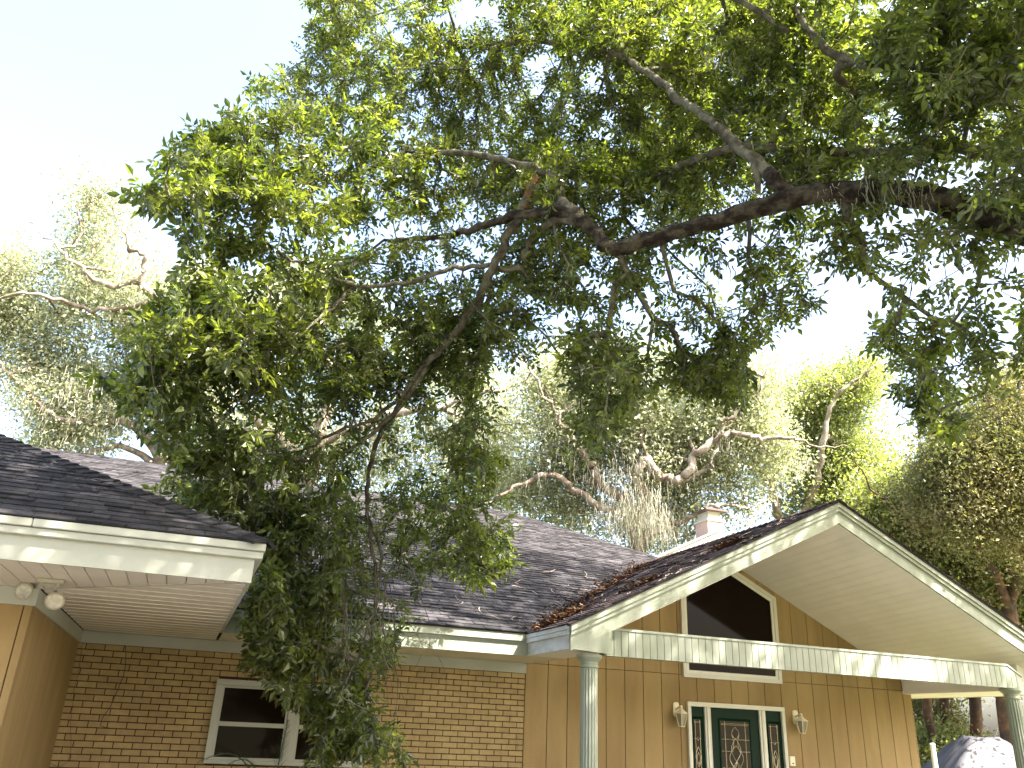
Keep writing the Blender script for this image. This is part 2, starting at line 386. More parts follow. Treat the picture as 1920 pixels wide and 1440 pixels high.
# --- vaulted porch ceiling
mb = MB()
def ceil_pt(d, y, extra=0):       # d: distance from ridge in x, signed
    t = (y-(YG-.01))/(YB-YG+.01); off = .345+.13*t
    return (XA+d, y, ZR+MP*(XA-XG)-MP*abs(d)-off+extra)
for s in (-1, 1):
    mb.prism([ceil_pt(0, YG, .03), ceil_pt(0, YB-.002, .03), ceil_pt(s*3.72, YB-.002, .03), ceil_pt(s*3.72, YG, .03)][::s], (0, 0, .01))
pc = H('porch_ceiling', mb, 'deck')
for s in (-1, 1):
    d = 0
    while d < 3.65:
        d1 = d+.135
        MB().prism([ceil_pt(s*(d+.0025), YG+.012), ceil_pt(s*(d+.0025), YB-.002), ceil_pt(s*(d1-.0025), YB-.002), ceil_pt(s*(d1-.0025), YG+.012)][::s], (0, 0, .02)).build('ceiling_plank', M['ceiling'], pc)
        d = d1
# --- columns
def column(cx, cy, par_label):
    n = 96; prof = [(0., .0), (.125, 0), (2.38, 0)]
    q = MB(); ring = []
    for z in (0.06, 1.2, 2.40):
        for k in range(n):
            t = 2*math.pi*k/n; fl = math.cos(16*t); r = .106+.007*fl-(.0 if z < 1 else .003 if z < 2 else .008)
            ring.append((cx+r*math.cos(t), cy+r*math.sin(t), z))
    q.add(ring, [(j*n+k, j*n+(k+1) % n, (j+1)*n+(k+1) % n, (j+1)*n+k) for j in range(2) for k in range(n)], .3)
    col = H('porch_column', q, 'sage', smooth=True); 
    q = MB(); n = 40; rs = [(2.385, .102), (2.40, .118), (2.415, .118), (2.425, .108), (2.46, .112), (2.50, .15), (2.515, .162), (2.547, .165)]
    vs = [(cx+r*math.cos(2*math.pi*k/n), cy+r*math.sin(2*math.pi*k/n), z) for z, r in rs for k in range(n)]
    q.add(vs, [(j*n+k, j*n+(k+1) % n, (j+1)*n+(k+1) % n, (j+1)*n+k) for j in range(len(rs)-1) for k in range(n)], .3)
    q.build('capital', M['sage'], col)
    q = MB(); q.box(cx-.17, cx+.17, cy-.17, cy+.17, 0, .06); q.build('base', M['sage'], col)
column(4.79, YG+.19, ''); column(11.97, YG+.19, '')

# --- brick wall window
wq = MB(); Y0 = YB-.045
wq.box(WX0, WX1, Y0, YB+.011, WZ1-.075, WZ1); wq.box(WX0, WX1, Y0, YB+.011, WZ0, WZ0+.05)
wq.box(WX0, WX0+.085, Y0, YB+.011, WZ0+.051, WZ1-.076); wq.box(WX1-.085, WX1, Y0, YB+.011, WZ0+.051, WZ1-.076)
wq.box(1.455, 1.595, Y0+.004, YB+.011, WZ0+.051, WZ1-.076)
win = H('front_window', wq, 'trim'); bevel(win, .004)
for a, b in ((WX0+.086, 1.454), (1.596, WX1-.086)):
    q = MB(); zz = (WZ0+.051, 1.545, WZ1-.077)
    q.box(a, a+.03, Y0+.018, YB+.01, zz[0], zz[2]); q.box(b-.03, b, Y0+.018, YB+.01, zz[0], zz[2])
    q.box(a+.03, b-.03, Y0+.018, YB+.01, zz[2]-.03, zz[2]); q.box(a+.03, b-.03, Y0+.018, YB+.01, zz[0], zz[0]+.03)
    q.box(a+.03, b-.03, Y0+.012, YB+.01, 1.52, 1.575); q.build('sash', M['trim'], win)
    MB().box(a+.03, b-.03, Y0+.034, YB-.0, 1.575, zz[2]-.03).build('pane', M['glass'], win)
    MB().box(a+.03, b-.03, Y0+.030, YB-.0, zz[0]+.03, 1.52).build('pane', M['glass'], win)

# --- gable window (pentagon)
def gwl(x, off): return GPK-off-MP*abs(x-GC)
Y0 = YB-.045; fwid = .115
def pent(i): # inset polygon
    hw = (GX1-GX0)/2-i
    return [(GC-hw, GZ0+i), (GC+hw, GZ0+i), (GC+hw, GPK-i*1.15-MP*hw), (GC, GPK-i*1.15), (GC-hw, GPK-i*1.15-MP*hw)]
q = MB(); o_, i_ = pent(0), pent(.07); n = 5
def ringprism(q, o_, i_, ya, yb):
    n = len(o_); vs = [(x, ya, z) for x, z in o_]+[(x, ya, z) for x, z in i_]+[(x, yb, z) for x, z in o_]+[(x, yb, z) for x, z in i_]
    fs = []
    for k in range(n):
        k2 = (k+1) % n
        fs += [(k, k2, n+k2, n+k), (k2, k, 2*n+k, 2*n+k2), (n+k, n+k2, 3*n+k2, 3*n+k)]
    q.add(vs, fs)
ringprism(q, pent(0), pent(.065), Y0, YB+.02); gw = H('gable_window', q, 'whitetrim')
q = MB(); ringprism(q, pent(.064), pent(.115), Y0+.016, YB+.02); q.build('sash', M['whitetrim'], gw)
MB().prism([(x, YB-.012, z) for x, z in pent(.10)], (0, .02, 0)).build('pane', M['glass'], gw)

# --- front door with sidelights
q = MB(); Y0 = YB-.05
q.box(DX0-.03, DX1+.015, Y0, YB+.02, DZ1-.07, DZ1); q.box(DX0-.03, DX0+.035, Y0, YB+.02, 0, DZ1-.0705); q.box(DX1-.05, DX1+.015, Y0, YB+.02, 0, DZ1-.0705)
for a, b in ((8.112, 8.230), (9.178, 9.302)):
    q.box(a, b, Y0+.012, YB+.02, 0, DZ1-.071); q.box(a+.04, b-.04, Y0-.004, Y0+.011, 0, DZ1-.071)
dr = H('front_door', q, 'whitetrim'); bevel(dr, .004)
q = MB(); q.box(DX0+.0355, 8.1115, YB-.002, YB+.02, 0, DZ1-.0715); q.build('sidelight', M['door'], dr)
q = MB(); q.box(9.3025, DX1-.0505, YB-.002, YB+.02, 0, DZ1-.0715); q.build('sidelight', M['door'], dr)
q = MB(); q.box(8.2305, 9.1775, YB-.004, YB+.02, 0, DZ1-.0715); q.build('door_leaf', M['door'], dr)
def lite(x0, x1, z0, z1, yy):
    q = MB(); o_ = [(x0, z0), (x1, z0), (x1, z1), (x0, z1)]; i1 = [(x0+.022, z0+.022), (x1-.022, z0+.022), (x1-.022, z1-.022), (x0+.022, z1-.022)]
    i2 = [(x0+.045, z0+.045), (x1-.045, z0+.045), (x1-.045, z1-.045), (x0+.045, z1-.045)]
    n = 4
    vs = [(x, yy, z) for x, z in o_]+[(x, yy-.022, z) for x, z in i1]+[(x, yy-.004, z) for x, z in i2]
    q.add(vs, [(j*n+k, j*n+(k+1) % n, (j+1)*n+(k+1) % n, (j+1)*n+k) for j in range(2) for k in range(n)])
    q.build('lite_moulding', M['door'], dr)
    MB().box(x0+.04, x1-.04, yy-.008, yy-.0, z0+.04, z1-.04).build('glass_panel', M['leadglass'], dr)
    q = MB(); cx = (x0+x1)/2; W = (x1-x0)/2-.045; yy2 = yy-.012; r = .0045
    def ln(*pts): q.tube([(px_, yy2, pz) for px_, pz in pts], r, 5)
    def curve(fx, z_a, z_b, n=12): ln(*[(cx+fx(i/n), z_a+(z_b-z_a)*i/n) for i in range(n+1)])
    top = z1-.05; bot = z0+.05
    ln((cx-W, top-.03), (cx+W, top-.03)); ln((cx-W*.72, top), (cx-W*.72, bot)); ln((cx+W*.72, top), (cx+W*.72, bot))
    if W > .12:
        ln((cx-W, top-.05), (cx+W, top-.05))
        for s in (-1, 1):
            curve(lambda t: s*.07*math.sin(math.pi*t)*(1 if t < .5 else 1), top-.08, top-.27)
            curve(lambda t: s*(.07-.03*math.sin(math.pi*t)), top-.20, top-.44)
            curve(lambda t: s*.13*math.sin(math.pi*t), top-.36, top-.74)
            curve(lambda t: s*.09*math.sin(math.pi*t), top-.25, top-.60)
            curve(lambda t: s*.15*math.sin(math.pi*t), top-.60, top-1.15)
            curve(lambda t: s*.06*math.sin(math.pi*t), top-.60, top-1.2)
            for zz in (.27, .45, .70, 1.0): ln((cx+s*W, top-zz), (cx+s*.06, top-zz))
    else:
        zz = .28
        while top-zz-.3 > bot:
            ln((cx-W, top-zz), (cx-.02, top-zz+.004), (cx, top-zz+.03), (cx+.02, top-zz+.004), (cx+W, top-zz)); ln((cx-.02, top-zz), (cx, top-zz-.03), (cx+.02, top-zz))
            for s in (-1, 1):
                curve(lambda t: s*.05*math.sin(math.pi*t), top-zz-.12, top-zz-.42)
                curve(lambda t: s*.03*math.sin(math.pi*t), top-zz-.2, top-zz-.38)
            zz += .55
    q.build('came', M['came'], dr)
lite(8.375, 9.01, .35, 1.965, YB-.004)
lite(7.872, 8.085, .35, 1.965, YB-.002); lite(9.325, 9.60, .35, 1.955, YB-.002)
MB().tube([(8.30, YB-.01, 1.0), (8.30, YB-.06, 1.0)], .012, 10).tube([(8.30, YB-.05, 1.0), (8.30, YB-.095, 1.0)], [.02, .032], 14).build('handle', M['came'], dr, smooth=True)

# --- roofs made of overlapping shingle tabs
def clip(poly, a, b, c_):      # keep a*u+b*v+c>=0
    out = []
    for i in range(len(poly)):
        p, q = poly[i], poly[(i+1) % len(poly)]
        dp = a*p[0]+b*p[1]+c_; dq = a*q[0]+b*q[1]+c_
        if dp >= 0: out.append(p)
        if (dp >= 0) != (dq >= 0):
            t = dp/(dp-dq); out.append((p[0]+(q[0]-p[0])*t, p[1]+(q[1]-p[1])*t))
    return out
def roof(name, O, u, v, poly, m, expo=.137, tabw=.31, nobj=290, seed=1, extra=None):
    """poly: convex polygon (u,v) counter-clockwise"""
    O = np.array(O, float); u = np.array(u, float); v = np.array(v, float); v /= np.linalg.norm(v); nrm = np.cross(u, v); nrm /= np.linalg.norm(nrm)
    if nrm[2] < 0: nrm = -nrm
    rr = random.Random(seed)
    P = [O+u*a+v*b-nrm*.002 for a, b in poly]
    mb = MB(); mb.prism(P, tuple(-nrm*.022), .5); rf = H(name, mb, 'deck')
    edges = []
    for i in range(len(poly)):
        (x0, y0), (x1, y1) = poly[i], poly[(i+1) % len(poly)]
        a, b = -(y1-y0), (x1-x0); l = math.hypot(a, b); a, b = a/l, b/l; edges.append((a, b, -(a*x0+b*y0)))
    vmax = max(p[1] for p in poly); umin = min(p[0] for p in poly); umax = max(p[0] for p in poly); vmin = min(p[1] for p in poly)
    var = []
    base = None
    Rm = Matrix((tuple(u), tuple(v), tuple(nrm))).transposed().to_4x4()
    tabs = []; merged = MB()
    def pt(a, b, h): return O+u*a+v*b+nrm*h
    j = 0; vv = vmin-.012
    while vv < vmax:
        uu = umin-rr.uniform(0, tabw)-.02; 
        while uu < umax:
            wd = tabw*rr.uniform(.55, 1.15); th = rr.choice((.006, .010, .016))+rr.uniform(0, .003); g_ = .004
            rect = [(uu+g_, vv), (uu+wd-g_, vv), (uu+wd-g_, vv+expo+.012), (uu+g_, vv+expo+.012)]
            h0, h1 = th, .0015
            inside = all(a*p[0]+b*p[1]+c_ > 0 for p in rect for a, b, c_ in edges if b < .99)
            pl = rect
            if not inside:
                for a, b, c_ in edges:
                    if abs(b) > .99 and b > 0: continue     # let the lowest course overhang
                    pl = clip(pl, a, b, c_+.01)
                    if len(pl) < 3: break
            if len(pl) >= 3:
                if inside: tabs.append((uu+g_, vv, wd-2*g_, th))
                else:
                    n = len(pl); top = [pt(a, b, h0+(h1-h0)*(b-vv)/(expo+.012)) for a, b in pl]; bt = [pt(a, b, -.001) for a, b in pl]
                    merged.add(top+bt, [tuple(range(n))]+[(i, n+i, n+(i+1) % n, (i+1) % n) for i in range(n)])
            uu += wd
        vv += expo; j += 1
    ctr = np.array([pt(a+w2/2, b, 0) for a, b, w2, t in tabs])
    px, py, zz = proj(ctr); ok = (px > -20) & (px < 1940) & (py > 0) & (py < 1460) & (zz > 0)
    order = np.argsort(np.where(ok, zz, 1e4+zz))
    sh = {}
    for k, i in enumerate(order):
        a, b, w2, t = tabs[i]; e = expo+.012
        if k < nobj and ok[i]:
            key = round(w2/.03)
            if key not in sh:
                q = MB(); ww = key*.03
                q.add([(0, 0, t), (ww, 0, t), (ww, e, .0015), (0, e, .0015), (0, 0, 0), (ww, 0, 0), (ww, e, 0), (0, e, 0)], [(0, 1, 2, 3), (4, 5, 1, 0), (5, 6, 2, 1), (7, 4, 0, 3)], 0.)
                sh[key] = q.mesh('shingle', M[m])
            o = link('shingle', sh[key], rf); mm = Rm.copy(); mm.translation = Vector(pt(a, b, .0)); o.matrix_local = mm
            o.scale = (w2/(key*.03), 1, 1)
        else:
            merged.add([pt(a, b, t), pt(a+w2, b, t), pt(a+w2, b+e, .0015), pt(a, b+e, .0015), pt(a, b, 0), pt(a+w2, b, 0), pt(a+w2, b+e, 0), pt(a, b+e, 0)], [(0, 1, 2, 3), (4, 5, 1, 0), (5, 6, 2, 1), (7, 4, 0, 3)])
    merged.build('shingle_courses', M[m], rf, stuff=True)
    return rf
S = math.sqrt(1+MP*MP); HW = 4.2
YRF = YEF-.10
# wing front slope (u along +X, v up-slope)
x0 = XR-2*HW
wf = roof('wing_roof', (x0, YRF, ZR), (1, 0, 0), (0, 1, MP), [(0, 0), (2*HW, 0), (HW, HW*S)], 'shingle', nobj=280, seed=2)
ZW = ZR+MP*HW; YWA = YRF+HW
# wing side slope facing +X
ynd = YME+ (ZW-ZR)/MP
roof('wing_side_roof', (XR, YRF, ZR), (0, 1, 0), (-1, 0, MP), [(0, 0), (YME-YRF, 0), (YME-YRF+HW, HW*S), (HW, HW*S)], 'shingle', nobj=0, seed=3)
# main front slope
YM = YME-.07; ZM = ZR
def sv(y): return (y-YM)*S
mf = roof('main_roof', (-12, YM, ZM), (1, 0, 0), (0, 1, MP), [(12+XR-.0, 0), (12+XG, 0), (12+XA, sv(YM+XA-XG)), (12+XA, sv(YR-(XA-XH))), (12+XH, sv(YR)), (0, sv(YR)), (0, sv(YM+6))], 'shingle', nobj=290, seed=4)
roof('main_roof_right', (-12, YM, ZM), (1, 0, 0), (0, 1, MP), [(12+XA, sv(YM+XA-XG)), (12+XG2, 0), (12+14.34, 0), (12+XA, sv(YR-(XA-XH)))], 'shingle', nobj=0, seed=5)
# end hip slope of the main roof (faces +X) and the rear slopes as closed decks
mb = MB(); mb.add([(14.34, YM, ZR), (14.34, 2*YR-YM, ZR), (XH, YR, ZRID)], [(0, 1, 2)]); mb.add([(14.34, 2*YR-YM, ZR), (-12, 2*YR-YM, ZR), (-12, YR, ZRID), (XH, YR, ZRID)], [(0, 1, 2, 3)])
H('rear_roof', mb, 'shingle')
# porch gable slopes
YE = YG-.09
gl = roof('porch_roof_left', (XG-.04, YM+6, ZR-.02), (0, -1, 0), (1, 0, MP), [(YM+6-YM-.0, 0), (YM+6-YE, 0), (YM+6-YE, (XA-XG+.04)*S), (YM+6-(YM+XA-XG), (XA-XG+.04)*S)], 'shingle_brown', nobj=290, seed=6)
roof('porch_roof_right', (XG2+.04, YE, ZR-.02), (0, 1, 0), (-1, 0, MP), [(0, 0), (YM-YE, 0), (YM-YE+XA-XG, (XA-XG+.04)*S), (0, (XA-XG+.04)*S)], 'shingle_brown', nobj=0, seed=7)
# ridge and hip caps
def caps(par, A, B, n1, n2, m, w_=.15, step=.16, th=.012):
    """n1, n2: unit vectors from the line down each slope"""
    A = Vector(A); B = Vector(B); d = (B-A); L = d.length; d.normalize(); n1 = Vector(n1).normalized(); n2 = Vector(n2).normalized()
    upv = -(n1+n2).normalized(); k = 0; s = 0
    while s < L:
        a = A+d*s; b = A+d*min(s+step+.03, L+.02); h0 = th+.012; h1 = .008
        vs = [a+n1*w_+upv*h0, a+upv*h0*1.3, a+n2*w_+upv*h0, b+n1*w_+upv*h1, b+upv*h1*1.3, b+n2*w_+upv*h1, a+n1*w_, a, a+n2*w_]
        q = MB(); q.add([p-A for p in vs], [(0, 1, 4, 3), (1, 2, 5, 4), (6, 7, 1, 0), (7, 8, 2, 1), (6, 0, 3)], R_.random())
        me = q.mesh('ridge_cap', M[m]); link('ridge_cap', me, par, A); s += step
hd = Vector((-1, 1, MP)).normalized()
def slope_dir(nrm, d): 
    v = Vector(nrm).cross(d).normalized(); return v if v.z < 0 else -v
nf = Vector((0, -MP, 1)); ns = Vector((MP, 0, 1)); nl = Vector((-MP, 0, 1))
caps(wf, (XR, YRF, ZR+.004), (XR-HW, YRF+HW, ZR+MP*HW+.004), slope_dir(nf, hd), slope_dir(ns, hd), 'shingle')
caps(mf, (XH, YR, ZRID), (-8, YR, ZRID), (0, -1, -MP), (0, 1, -MP), 'shingle')
hd2 = Vector((1, -1, -MP)).normalized()
caps(mf, (XH+5.0, YR-5.0, ZRID-MP*5.0), (XH, YR, ZRID), slope_dir(nf, hd2), slope_dir(ns, hd2), 'shingle')
caps(gl, (XA, YE, ZR+MP*(XA-XG)+.005), (XA, YM+XA-XG, ZR+MP*(XA-XG)+.005), (-1, 0, -MP), (1, 0, -MP), 'shingle_brown')
# main body (keeps daylight out of the attic)
mb = MB(); mb.box(-12, 12.5, YB+.3, 2*YR-YM-1.3, 0, ZS+.1); H('main_body', mb, 'siding')
mb = MB(); mb.box(-7.9, XW-.1, YF+.2, YB+.2, 0, ZS+.1); H('wing_body', mb, 'siding')

# --- raised clerestory and chimney behind the porch ridge
q = MB(); zc = lambda x: 5.618+.487*(x-10.2)
q.prism([(9.0, 17.0, zc(9.0)-.16), (11.69, 17.0, zc(11.69)-.16), (11.69, 17.0, zc(11.69)+.02), (9.0, 17.0, zc(9.0)+.02)], (0, .05, 0)); 
q.prism([(9.0, 17.06, 3.6), (11.62, 17.06, 3.6), (11.62, 17.06, zc(11.62)-.18), (9.0, 17.06, zc(9.0)-.18)], (0, .36, 0))
cl = H('clerestory', q, 'trim')
MB().prism([(9.0, 16.97, zc(9.0)-.25), (11.58, 16.97, zc(11.58)-.25), (11.58, 16.97, zc(11.58)-.20), (9.0, 16.97, zc(9.0)-.20)], (0, .08, 0)).build('clerestory_trim', M['soffit'], cl)
MB().prism([(8.9, 16.95, zc(8.9)+.03), (11.74, 16.95, zc(11.74)+.03), (11.74, 16.95, zc(11.74)+.05), (8.9, 16.95, zc(8.9)+.05)], (0, .48, 0)).build('clerestory_roof', M['whitetrim'], cl)
cx0, cy0 = 11.68, 17.44
q = MB(); q.box(cx0, cx0+.46, cy0, cy0+.57, 3, 6.72); ch = H('chimney', q, 'chimneyface')
MB().box(cx0-.03, cx0+.49, cy0-.03, cy0+.60, 6.721, 6.775).build('chimney_crown', M['whitetrim'], ch)
q = MB(); q.box(cx0+.05, cx0+.41, cy0+.05, cy0+.52, 6.776, 7.01); q.build('flue_screen', M['whitetrim'], ch)
q = MB(); zt = 7.01; a0, a1, b0, b1 = cx0-.10, cx0+.56, cy0-.10, cy0+.67
q.add([(a0, b0, zt), (a1, b0, zt), (a1, b1, zt), (a0, b1, zt), (cx0+.23, cy0+.285, zt+.15), (a0, b0, zt-.03), (a1, b0, zt-.03), (a1, b1, zt-.03), (a0, b1, zt-.03)],
      [(0, 1, 4), (1, 2, 4), (2, 3, 4), (3, 0, 4), (5, 6, 1, 0), (6, 7, 2, 1), (7, 8, 3, 2), (8, 5, 0, 3), (8, 7, 6, 5)]); q.build('chimney_cap', M['copper'], ch)

# ------------------------------------------------------------------ fixtures
def lantern(x, z, label):
    t = thing('wall_lantern', label, 'wall lantern', (x, YB, z), 'ivory coach lanterns beside the front door')
    q = MB(); q.prism([(dx-.01, -.022, dz+.28) for dx, dz in ((-.035, -.11), (.035, -.11), (.055, -.08), (.055, .08), (.035, .11), (-.035, .11), (-.055, .08), (-.055, -.08))], (0, .02, 0))
    bevel(q.build('back_plate', M['lantern'], t), .004)
    q = MB(); q.tube([(-.01, -.02, .28), (-.005, -.07, .31), (0, -.12, .325), (0, -.15, .31)], .013, 8); q.build('arm', M['lantern'], t, smooth=True)
    MB().tube([(0, -.15, .295), (0, -.15, .33), (0, -.15, .345)], [.022, .026, .008], 12).build('finial', M['lantern'], t, smooth=True)
    q = MB(); n = 6; rs = [(.215, .118), (.225, .115), (.255, .07), (.295, .024)]
    vs = [(r*math.cos(2*math.pi*k/n), -.15+r*math.sin(2*math.pi*k/n), z_) for z_, r in rs for k in range(n)]
    q.add(vs, [(j*n+k, j*n+(k+1) % n, (j+1)*n+(k+1) % n, (j+1)*n+k) for j in range(3) for k in range(n)]+[tuple(range(n))[::-1]]); q.build('lamp_roof', M['lantern'], t)
    q = MB()
    for k in range(6):
        a = 2*math.pi*k/6; q.tube([(.095*math.cos(a), -.15+.095*math.sin(a), .215), (.088*math.cos(a), -.15+.088*math.sin(a), .15), (.05*math.cos(a), -.15+.05*math.sin(a), .03)], .0075, 6)
    q.tube([(0, -.15, .035), (0, -.15, .02)], [.055, .05], 6); q.build('cage', M['lantern'], t)
    q = MB(); rs = [(.214, .090), (.15, .082), (.036, .045)]
    vs = [(r*math.cos(2*math.pi*k/n), -.15+r*math.sin(2*math.pi*k/n), z_) for z_, r in rs for k in range(n)]
    q.add(vs, [(j*n+k, j*n+(k+1) % n, (j+1)*n+(k+1) % n, (j+1)*n+k) for j in range(2) for k in range(n)]); q.build('lamp_glass', M['lampglass'], t)
lantern(7.60, 1.775, 'ivory hexagonal coach lantern on the tan siding left of the green door')
lantern(9.94, 1.765, 'ivory hexagonal coach lantern on the tan siding right of the green door')
t = thing('door_chime_box', 'small cream plastic intercom box below the right coach lantern', 'intercom', (9.79, YB, 1.28))
bevel(MB().box(-.055, .055, -.03, -.001, 0, .15).build('box_cover', M['lantern'], t), .006)
MB().box(-.015, .02, -.034, -.0305, .035, .05).build('button', M['cable'], t)
# twin floodlight under the wing soffit
bp_ = at_z(97, 1086, ZS)
t = thing('floodlight', 'twin round floodlight fixture with two lamp heads under the wing soffit', 'floodlight', tuple(bp_))
q = MB(); q.box(-.10, .10, -.05, .05, -.035, -.001); bevel(q.build('junction_box', M['flood'], t), .006)
for (px_, py_, dp, tx, ty) in ((45, 1108, 6.95, -.45, -.2), (103, 1127, 6.85, .0, -.45)):
    Pc = Vector(at_depth(px_, py_, dp))-Vector(bp_)
    view = (Vector(CAM)-(Pc+Vector(bp_))).normalized(); d = (view+Vector((tx, 0, ty))*.75).normalized()
    q = MB(); q.tube([(Vector((.06 if tx == 0 else -.06, 0, -.03))), (Pc-d*.16)*.6, Pc-d*.15], .014, 8); q.build('arm', M['flood'], t, smooth=True)
    q = MB(); q.tube([Pc-d*.16, Pc-d*.12, Pc-d*.07, Pc-d*.012, Pc], [.026, .036, .054, .074, .076], 28, caps=True); h_ = q.build('lamp_head', M['flood'], t, smooth=True)
    q = MB(); q.tube([Pc+d*.001, Pc+d*.006, Pc+d*.012, Pc+d*.015], [.067, .063, .043, .01], 28); q.build('lens', M['lens'], t, smooth=True)
# loose cables on the brick
yc = YB-.012
pts = [(225, 1186.5), (231, 1187), (235, 1205), (236, 1228), (235, 1250), (231, 1268), (222, 1290), (207, 1325), (192, 1346), (188, 1360), (196, 1364), (204, 1365)]
tag(MB().tube([at_y(*p, yc) for p in pts], .0042, 6).build('loose_cable', M['cable'], None, smooth=True), 'thicker black cable hanging from the soffit and hooking left across the brick', 'cable')
pts = [(155, 1196), (152, 1225), (147, 1262), (139, 1290), (136, 1325), (132, 1356), (133, 1385), (133, 1405), (127, 1430), (114, 1437), (104, 1436), (92, 1430)]
tag(MB().tube([at_y(*p, yc) for p in pts], .0025, 6).build('thin_cable', M['cable'], None, smooth=True), 'thin dark wire drooping down the left edge of the brick wall', 'cable')

# ------------------------------------------------------------------ vegetation toolkit
def vnoise(P, s, seed=0):
    P = np.asarray(P, float)/s+seed*17.3+100; i = np.floor(P).astype(np.int64); f = P-i; f = f*f*(3-2*f); out = 0
    for dx in (0, 1):
        for dy in (0, 1):
            for dz in (0, 1):
                h = (i[:, 0]+dx)*374761393+(i[:, 1]+dy)*668265263+(i[:, 2]+dz)*2147483647+seed*1274126177
                h = (h ^ (h >> 13))*1274126177; h = (h ^ (h >> 16)) & 0xffff
                wgt = (f[:, 0] if dx else 1-f[:, 0])*(f[:, 1] if dy else 1-f[:, 1])*(f[:, 2] if dz else 1-f[:, 2])
                out = out+wgt*h/65535.
    return out
def inpoly(px, py, poly):
    c_ = np.zeros(len(px), bool); n = len(poly)
    for i in range(n):
        x0, y0 = poly[i]; x1, y1 = poly[(i+1) % n]
        if y0 == y1: continue
        m_ = ((y0 > py) != (y1 > py)) & (px < (x1-x0)*(py-y0)/(y1-y0)+x0); c_ ^= m_
    return c_
def rot_basis(d, n):
    """columns: x=side, y=along d, z=normal; arrays (N,3)"""
    d = d/np.linalg.norm(d, axis=1, keepdims=True); x = np.cross(d, n); x /= np.linalg.norm(x, axis=1, keepdims=True)+1e-9; z = np.cross(x, d)
    return np.stack([x, d, z], axis=2)
def leaflet(L, W, fold=.18, curl=.12, detail=True):
    if detail:
        v = [(0, 0, 0), (W*.5, L*.38, fold*W), (W*.36, L*.70, fold*W-curl*L*.3), (0, L, -curl*L), (-W*.36, L*.70, fold*W-curl*L*.3), (-W*.5, L*.38, fold*W)]
        return np.array(v), [(0, 1, 2, 3), (0, 3, 4, 5)]
    v = [(0, 0, 0), (W*.5, L*.45, fold*W), (0, L, -curl*L), (-W*.5, L*.45, fold*W)]
    return np.array(v), [(0, 1, 2), (0, 2, 3)]
def compound(nl, L, seed, detail=True):
    r = random.Random(seed); V = []; Fc = []; Rn = []
    def put(pos, ang, l, tilt):
        v, f = leaflet(l, l*r.uniform(.40, .54), r.uniform(.05, .3), r.uniform(.0, .3), detail)
        roll = r.uniform(-.5, .5)
        ca, sa = math.cos(roll), math.sin(roll); v = v@np.array([[ca, 0, -sa], [0, 1, 0], [sa, 0, ca]])
        ct, st = math.cos(tilt), math.sin(tilt); v = v@np.array([[1, 0, 0], [0, ct, st], [0, -st, ct]])
        cz, sz = math.cos(ang), math.sin(ang); v = v@np.array([[cz, sz, 0], [-sz, cz, 0], [0, 0, 1]])
        o = sum(len(x) for x in V); V.append(v+np.array(pos)); Fc.extend([[i+o for i in q] for q in f]); Rn.extend([r.random()*.35]*len(v))
    rl = L*.55*(nl//2)
    for k in range(nl//2):
        yy = L*.35+rl*k/max(nl//2, 1); zz = -.08*yy
        for s in (-1, 1): put((0, yy, zz), -s*r.uniform(.7, 1.15), L*r.uniform(.8, 1.05)*(.75+.25*k/(nl//2)), r.uniform(-.45, .15))
    put((0, L*.35+rl*.92, -.09*rl), r.uniform(-.15, .15), L*1.1, r.uniform(-.4, .1))
    # rachis
    o = sum(len(x) for x in V); V.append(np.array([(-.0025, 0, 0), (.0025, 0, 0), (.0018, L*.35+rl, -.09*rl), (-.0018, L*.35+rl, -.09*rl)])); Fc.append([o, o+1, o+2, o+3]); Rn += [.1]*4
    return np.concatenate(V), Fc, np.array(Rn)
def sprig(n, L, spread, seed):
    """a tuft of small single leaves for far trees"""
    r = random.Random(seed); V = []; Fc = []; Rn = []
    for k in range(n):
        l = L*r.uniform(.7, 1.3); v, f = leaflet(l, l*r.uniform(.4, .6), r.uniform(0, .3), r.uniform(0, .3), False)
        q = Matrix.Rotation(r.uniform(0, 6.28), 3, 'Z') @ Matrix.Rotation(r.gauss(0, .6), 3, 'X') @ Matrix.Rotation(r.gauss(0, .6), 3, 'Y'); q = np.array(q)
        p = np.array([r.gauss(0, 1), r.gauss(0, 1), r.gauss(0, .7)])*spread*.5
        o = 4*k; V.append(v@q.T+p); Fc.extend([[i+o for i in g_] for g_ in f]); Rn.extend([r.random()*.5]*4)
    return np.concatenate(V), Fc, np.array(Rn)
def scatter_mesh(name, templates, which, pos, basis, scale, rnds, m):
    Vs = []; Fs = []; Sz = []; Rn = []; off = 0
    for ti, (v, f, rn) in enumerate(templates):
        s = which == ti; n = int(s.sum())
        if n == 0: continue
        B = basis[s]*scale[s][:, None, None]
        vv = np.einsum('nij,kj->nki', B, v)+pos[s][:, None, :]
        Vs.append(vv.reshape(-1, 3)); nv = len(v)
        ff = np.array([i for q in f for i in q]); sz = np.array([len(q) for q in f])
        Fs.append((ff[None, :]+(np.arange(n)*nv)[:, None]+off).ravel()); Sz.append(np.tile(sz, n))
        Rn.append((rn[None, :]+rnds[s][:, None]).ravel() % 1.0); off += n*nv
    return npmesh(name, np.concatenate(Vs), np.concatenate(Fs), np.concatenate(Sz), m, np.concatenate(Rn))
def spline(pts, sub=5):
    pts = [np.array(p, float) for p in pts]; out = []
    for i in range(len(pts)-1):
        p0 = pts[max(i-1, 0)]; p1 = pts[i]; p2 = pts[i+1]; p3 = pts[min(i+2, len(pts)-1)]
        for k in range(sub):
            t = k/sub; out.append(.5*((2*p1)+(-p0+p2)*t+(2*p0-5*p1+4*p2-p3)*t*t+(-p0+3*p1-3*p2+p3)*t**3))
    out.append(pts[-1]); return out
